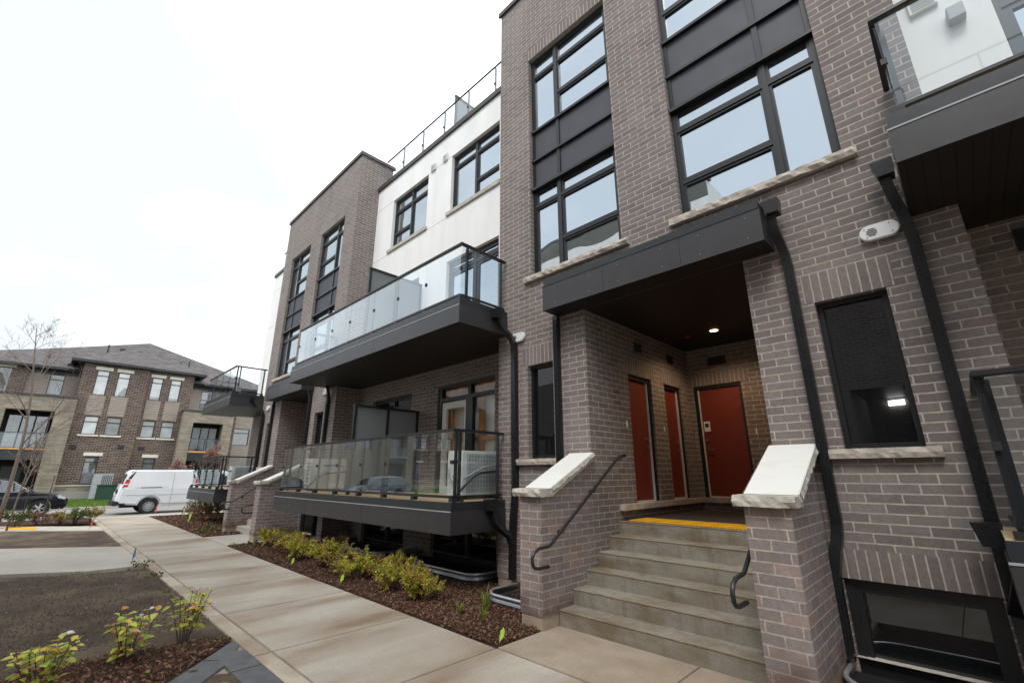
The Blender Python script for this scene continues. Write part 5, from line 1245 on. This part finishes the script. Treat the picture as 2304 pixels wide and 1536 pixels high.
# far beds
fb = [(-24.3, .35, .5, .58, 'leaf_red', 'leftmost dull red brown shrub of the far kerb bed'), (-24.25, .95, .42, .52, 'leaf_mix', 'brown twiggy shrub second in the far kerb bed'),
      (-23.9, 1.30, .36, .72, 'leaf_green', 'upright green and brown shrub in front of the dark car nose'), (-24.3, 1.78, .36, .70, 'leaf_mix', 'rounded olive shrub ending the far kerb bed at the sidewalk'), (-24.0, -.25, .45, .7, 'leaf_green', 'green shrub at the left frame edge of the far kerb bed')]
for i, (x, y, r_, h_, mt_, lb) in enumerate(fb): shrub(x, y, r_*.9, h_*.8, 200+i, lb, 'shrubs of the far kerb bed', (mt_,), nl=1100, ls=.055, tw=20)
gb = [(-24.3, 5.3, .5, .75, 'leaf_green', 'dark green shrub nearest the van wheel in the far right bed'), (-22.6, 4.9, .65, .70, 'leaf_red', 'wide dull red brown shrub in the far right bed'), (-21.4, 4.95, .6, .6, 'leaf_red', 'smaller rusty shrub right of the wide brown one'),
      (-23.4, 6.4, .55, .8, 'leaf_green', 'green shrub below the distant small balcony, left of two'), (-22.0, 6.2, .55, .75, 'leaf_green', 'green shrub below the distant small balcony, right of two')]
for i, (x, y, r_, h_, mt_, lb) in enumerate(gb): shrub(x, y, r_, h_, 300+i, lb, 'shrubs of the far right bed', (mt_,), nl=1000, ls=.07, tw=18)
# hydrangeas
def hydrangea(x, y, h, seed, label):
    rg = random.Random(seed); t = thing('hydrangea', label, 'plant', (x, y, 0), 0, 'yellowing hydrangeas in the front bed'); lv = []; li = []
    st = MB(); ns = 9
    for k in range(ns):
        a = rg.uniform(0, 6.28); sp = rg.uniform(.06, .22); hh = h*rg.uniform(.7, 1.0); tip = Vector((math.cos(a)*sp, math.sin(a)*sp, hh)); b0 = Vector((math.cos(a)*.03, math.sin(a)*.03, -.02)); mid = b0.lerp(tip, .55)+rv(rg)*.015
        st.tube([b0, mid, tip], [.0055, .0045, .003], 5)
        for q in range(8):
            tt = .34 + .66*q/7; c = b0.lerp(mid, tt/.55) if tt < .55 else mid.lerp(tip, (tt-.55)/.45)
            for sgn in (0, math.pi):
                if rg.random() < .12: continue
                aa = a + q*1.57 + sgn + rg.uniform(-.4, .4); dz = rg.uniform(-.45, .55); d_ = Vector((math.cos(aa), math.sin(aa), dz)).normalized(); l_ = rg.uniform(.05, .105)
                n_ = (Vector((0, 0, 1)) - d_*d_.z + rv(rg)*.35).normalized()
                lv.append((c+d_*.015, d_, n_, l_, l_*rg.uniform(.55, .7)))
    st.build('stem', 'bark_dark', t); leafmesh('leaves', lv, 'leaf_hydrangea', t); return t
hydrangea(-6.45, 1.46, .50, 11, 'tallest yellowing hydrangea nearest the sidewalk edge'); hydrangea(-6.10, .97, .47, 12, 'middle hydrangea with yellow and green leaves on bare soil edge'); hydrangea(-5.78, .36, .42, 13, 'hydrangea at the lower left corner with greener drooping leaves')
def tuft(x, y, h, n, seed, label, cat='plant', nm='grass_clump'):
    rg = random.Random(seed); t = MB()
    for k in range(n):
        a = rg.uniform(0, 6.28); ln = rg.uniform(.35, 1)*h; le = rg.uniform(.15, .7); d_ = Vector((math.cos(a), math.sin(a), 0)); s_ = Vector((-d_.y, d_.x, 0))*rg.uniform(.003, .006)
        b0 = d_*rg.uniform(0, .03); p1 = b0+d_*ln*le*.35+Vector((0, 0, ln*.6)); p2 = b0+d_*ln*le+Vector((0, 0, ln*rg.uniform(.6, 1)))
        t.poly([b0-s_, b0+s_, p1+s_*.8, p1-s_*.8]); t.poly([p1-s_*.8, p1+s_*.8, p2])
    o = t.build(nm, 'leaf_blade'); o.location = (x, y, .02); return tag(o, label, cat, 'strappy grass clumps by the pier')
tuft(-5.06, 4.16, .20, 40, 1, 'low strappy clump furthest left of the three near the pier'); tuft(-4.93, 4.5, .34, 46, 2, 'tallest strappy clump in front of the corrugated well'); tuft(-4.66, 4.22, .24, 36, 3, 'strappy clump nearest the pier and sidewalk')
# weeds at the path edges
def weed(x, y, s, seed, label):
    rg = random.Random(seed); lv = []
    for k in range(36):
        p = Vector((rg.uniform(-1, 1), rg.uniform(-1, 1), 0))*s + Vector((0, 0, rg.uniform(.0, .6)*s)); d_ = (rv(rg)+Vector((0, 0, .8))).normalized(); lv.append((p, d_, rv(rg), s*.35, s*.22))
    o = leafmesh('weed', lv, 'leaf_green', None); o.location = (x, y, 0); tag(o, label, 'weed', 'weeds along the sidewalk edge')
weed(-12.0, 1.78, .17, 1, 'green weed at the soil corner beside the blue flag'); weed(-10.7, 1.80, .12, 2, 'green weed on the soil edge halfway to the hydrangeas'); weed(-6.15, 1.72, .07, 3, 'small green weed in mulch beside the tallest hydrangea'); weed(-9.2, 1.75, .06, 4, 'tiny weed at the soil edge nearer the hydrangeas'); weed(-13.2, 4.1, .2, 5, 'flat green weed in mulch at the far pier foot'); weed(-17.6, 4.15, .3, 6, 'yellow green ground plant left of the far steps')
# loose mulch chips and pebbles
def inpoly(x, y, P):
    return all((b[0]-a[0])*(y-a[1])-(b[1]-a[1])*(x-a[0]) >= 0 for a, b in zip(P, P[1:]+P[:1]))
def chips(name, P, n, s0, s1, z, mat, seed, near=None, flat=.35, label=None, cat=None):
    rg = random.Random(seed); V = []; F = []; xs = [p[0] for p in P]; ys = [p[1] for p in P]; c = 0
    while c < n:
        x = rg.uniform(min(xs), max(xs)); y = rg.uniform(min(ys), max(ys))
        if near and rg.random() > near(x, y): continue
        if not inpoly(x, y, P): continue
        c += 1; a = rg.uniform(0, 6.28); l_ = rg.uniform(s0, s1); w_ = l_*rg.uniform(.25, .5) if flat < .5 else l_*rg.uniform(.6, 1); hz = l_*flat*.5; ti = rg.uniform(-.5, .5) if flat < .5 else 0
        ca, sa = math.cos(a), math.sin(a); i = len(V); zz = z+rg.uniform(.0, .03)
        for dx, dy, dz in ((-l_, -w_, 0), (l_, -w_*.7, 0), (l_*.8, w_, 0), (-l_*.9, w_*.8, 0), (-l_*.8, -w_*.6, hz*2), (l_*.7, -w_*.5, hz*2), (l_*.6, w_*.6, hz*2), (-l_*.6, w_*.5, hz*2)):
            V.append((x+(dx*ca-dy*sa)*.5, y+(dx*sa+dy*ca)*.5, zz+dz+dx*ti*.5))
        F += [(i+4, i+5, i+6, i+7), (i, i+1, i+5, i+4), (i+1, i+2, i+6, i+5), (i+2, i+3, i+7, i+6), (i+3, i, i+4, i+7)]
    o = raw(name, V, F, mat); tag(o, label, cat, kind='stuff'); return o
chips('bark_mulch', mulP1, 24000, .014, .045, .0, 'mulch_chips', 1, lambda x, y: 1 if x > -7 else .5, label='red brown bark mulch of the bed in front of the large balcony', cat='mulch')
chips('bark_mulch', mulP4, 9000, .015, .05, .015, 'mulch_chips', 2, label='bark mulch round the hydrangeas beside the paver walk', cat='mulch')
chips('bark_mulch', mulP2, 3000, .04, .09, .0, 'mulch_chips', 3, label='dark bark mulch of the far right bed', cat='mulch')
chips('soil_clods', [(-12.15, 1.87), (-12.2, .9), (-13.4, -1), (-13.4, -3), (-7, -3), (-6.95, .9), (-6.95, 1.87)], 9000, .006, .02, -.012, 'pebbles', 4, lambda x, y: 1 if x > -9 else .4, flat=.7, label='small clods and pebbles on the bare soil bed', cat='soil')
rk = random.Random(8)
for i, (x, y, s, lb) in enumerate(((-7.72, .62, .045, 'pale flat stone lying on the bare soil'), (-8.3, 1.45, .03, 'small white pebble near the soil edge'), (-8.0, 1.3, .03, 'grey pebble on the soil by the white one'), (-5.95, .98, .03, 'round grey stone at the foot of the middle hydrangea'))):
    b = bmesh.new(); bmesh.ops.create_icosphere(b, subdivisions=2, radius=s)
    for v in b.verts: v.co = Vector((v.co.x*1.3, v.co.y, v.co.z*.5)) + mn.noise_vector(v.co*25+Vector((i, 0, 0)))*s*.25
    me = bpy.data.meshes.new('stone'); b.to_mesh(me); b.free(); me.materials.append(MAT['limestone_far' if i < 2 else 'grey_metal']); o = bpy.data.objects.new('stone', me); COL.objects.link(o); o.location = (x, y, .01); tag(o, lb, 'stone')
fl_ = leafmesh('fallen_leaf', [(Vector((0, 0, 0)), Vector((1, .3, .2)).normalized(), Vector((0, 0, 1)), .07, .05)], 'leaf_blade', None); fl_.location = (-5.62, 1.02, .06); tag(fl_, 'single yellow fallen leaf on the mulch', 'leaf')

# ------------------------------------------------------------------ bare trees
def tree(name, base, pts, r0, seed, label, levels=3, spread=.55, mat='bark', leafm=None, nleaf=0, group=None, twn=7, minr=.004, start=.28):
    rg = random.Random(seed); t = thing(name, label, 'tree', base, 0, group); mb = MB(); tips = []
    def grow(p, d_, ln, r_, lv):
        n = 5; P = [p]; rs = [r_]; q = p.copy(); dd = d_.copy()
        for k in range(n):
            dd = (dd + rv(rg)*.13 + Vector((0, 0, .06))).normalized(); q = q + dd*ln/n; P.append(q); rs.append(max(minr*.6, r_*(1-.75*(k+1)/n)))
        mb.tube(P, rs, 6 if r_ > .02 else 4, cap=False); tips.append(P[-1])
        if lv > 0:
            for k in range(twn if lv > 1 else twn-2):
                i = rg.uniform(1.0, n-.05); a = P[int(i)].lerp(P[min(n, int(i)+1)], i % 1); o_ = rv(rg); o_ = (o_ - dd*o_.dot(dd)).normalized(); nd = (dd*(1-spread*.6)+o_*spread+Vector((0, 0, .15))).normalized()
                grow(a, nd, ln*rg.uniform(.38, .62), max(minr, rs[int(i)]*.6), lv-1)
    tr = MB(); P = [Vector(p) for p in pts]; k = len(P); rs = [r0*(1-.8*i/(k-1)) for i in range(k)]
    tr.tube(bendy(P, 3), [r0*(1-.8*i/(len(bendy(P, 3))-1)) for i in range(len(bendy(P, 3)))], 10); tr.build('trunk', mat, t, smooth=True)
    tot = P[-1].z
    for j in range(twn+6):
        tt = rg.uniform(start, .98); seg = tt*(k-1); i = min(k-2, int(seg)); a = P[i].lerp(P[i+1], seg-i); an = rg.uniform(0, 6.28)
        d_ = Vector((math.cos(an)*spread*1.2, math.sin(an)*spread*1.2, .8)).normalized(); grow(a, d_, tot*(.42*(1.15-tt)), max(minr, rs[i]*.45), levels-1)
    mb.build('branches', mat, t)
    if nleaf:
        lv = []
        for q in range(nleaf):
            p = rg.choice(tips)+rv(rg)*.18; lv.append((p, rv(rg), rv(rg), .1, .06))
        leafmesh('dry_leaves', lv, leafm, t)
    return t
tree('street_tree', (-23.9, -.62, 0), [(0, 0, 0), (0, .02, 1.6), (.1, .02, 3.0), (0, -.1, 4.4), (0, -.35, 6.0), (0, -.5, 7.0)], .065, 5, 'bare young street tree with a grey trunk at the left frame edge', 4, .62, 'bark', twn=5, minr=.003)
tree('street_tree', (-22.6, -.35, 0), [(0, 0, 0), (-.02, .05, 1.2), (0, .12, 2.2), (0, .16, 3.1)], .028, 9, 'thin bare sapling just right of the bigger street tree', 3, .6, 'bark', twn=5)
for (x, y, hh, lb) in ((-23.75, -.1, 2.1, 'slim wooden stake with a brown tie beside the leaning trunk'), (-23.6, .42, 1.7, 'slim wooden stake right of the street tree')):
    s_ = thing('tree_stake', lb, 'stake', (x, y, 0), 0, 'tree stakes'); MB().tube([(0, 0, 0), (0, .03, hh)], .018, 6).build('pole', 'bark_dark', s_); MB().tube([(0, .025, hh-.25), (0, .027, hh-.19)], .03, 8).build('tie', 'brass_tie', s_)
tree('street_tree', (-44.2, -.6, 0), [(0, 0, 0), (0, .2, 1.5), (.05, .45, 3.0), (0, .6, 4.8)], .05, 21, 'small bare tree before the stone porch behind the dark car', 3, .6, 'bark', twn=5)
tree('street_tree', (-43.2, 9.6, 0), [(0, 0, 0), (0, .05, 1.2), (.05, 0, 2.4), (0, .1, 3.7)], .06, 22, 'small tree with dry pink brown leaves in front of the right stone porch', 3, .7, 'bark_dark', 'leaf_pink', 3600, twn=6)
tree('street_tree', (-43.4, 7.4, 0), [(0, 0, 0), (0, .05, 1.0), (.05, 0, 1.8), (0, .1, 2.6)], .05, 23, 'low tree with dry pink leaves behind the van roof', 3, .7, 'bark_dark', 'leaf_pink', 1800, twn=6)
# grass fringe on the verge
def grass(P, n, h, seed):
    rg = random.Random(seed); V = []; F = []; xs = [p[0] for p in P]; ys = [p[1] for p in P]
    for k in range(n):
        x = rg.uniform(min(xs), max(xs)); y = rg.uniform(min(ys), max(ys)); a = rg.uniform(0, 6.28); s_ = rg.uniform(.012, .025); hh = h*rg.uniform(.5, 1.2); i = len(V)
        V += [(x-s_*math.cos(a), y-s_*math.sin(a), 0), (x+s_*math.cos(a), y+s_*math.sin(a), 0), (x+rg.uniform(-.05, .05), y+rg.uniform(-.05, .05), hh)]; F.append((i, i+1, i+2))
    tag(raw('grass', V, F, 'grass'), 'green grass strip in front of the brick row house', 'grass', kind='stuff')
grass([(-46.5, -3), (-35.5, -3), (-35.5, 10), (-46.5, 10)], 26000, .09, 3)

#FINAL
for o in bld.children: o.matrix_parent_inverse = Matrix.Translation(-BLD0)
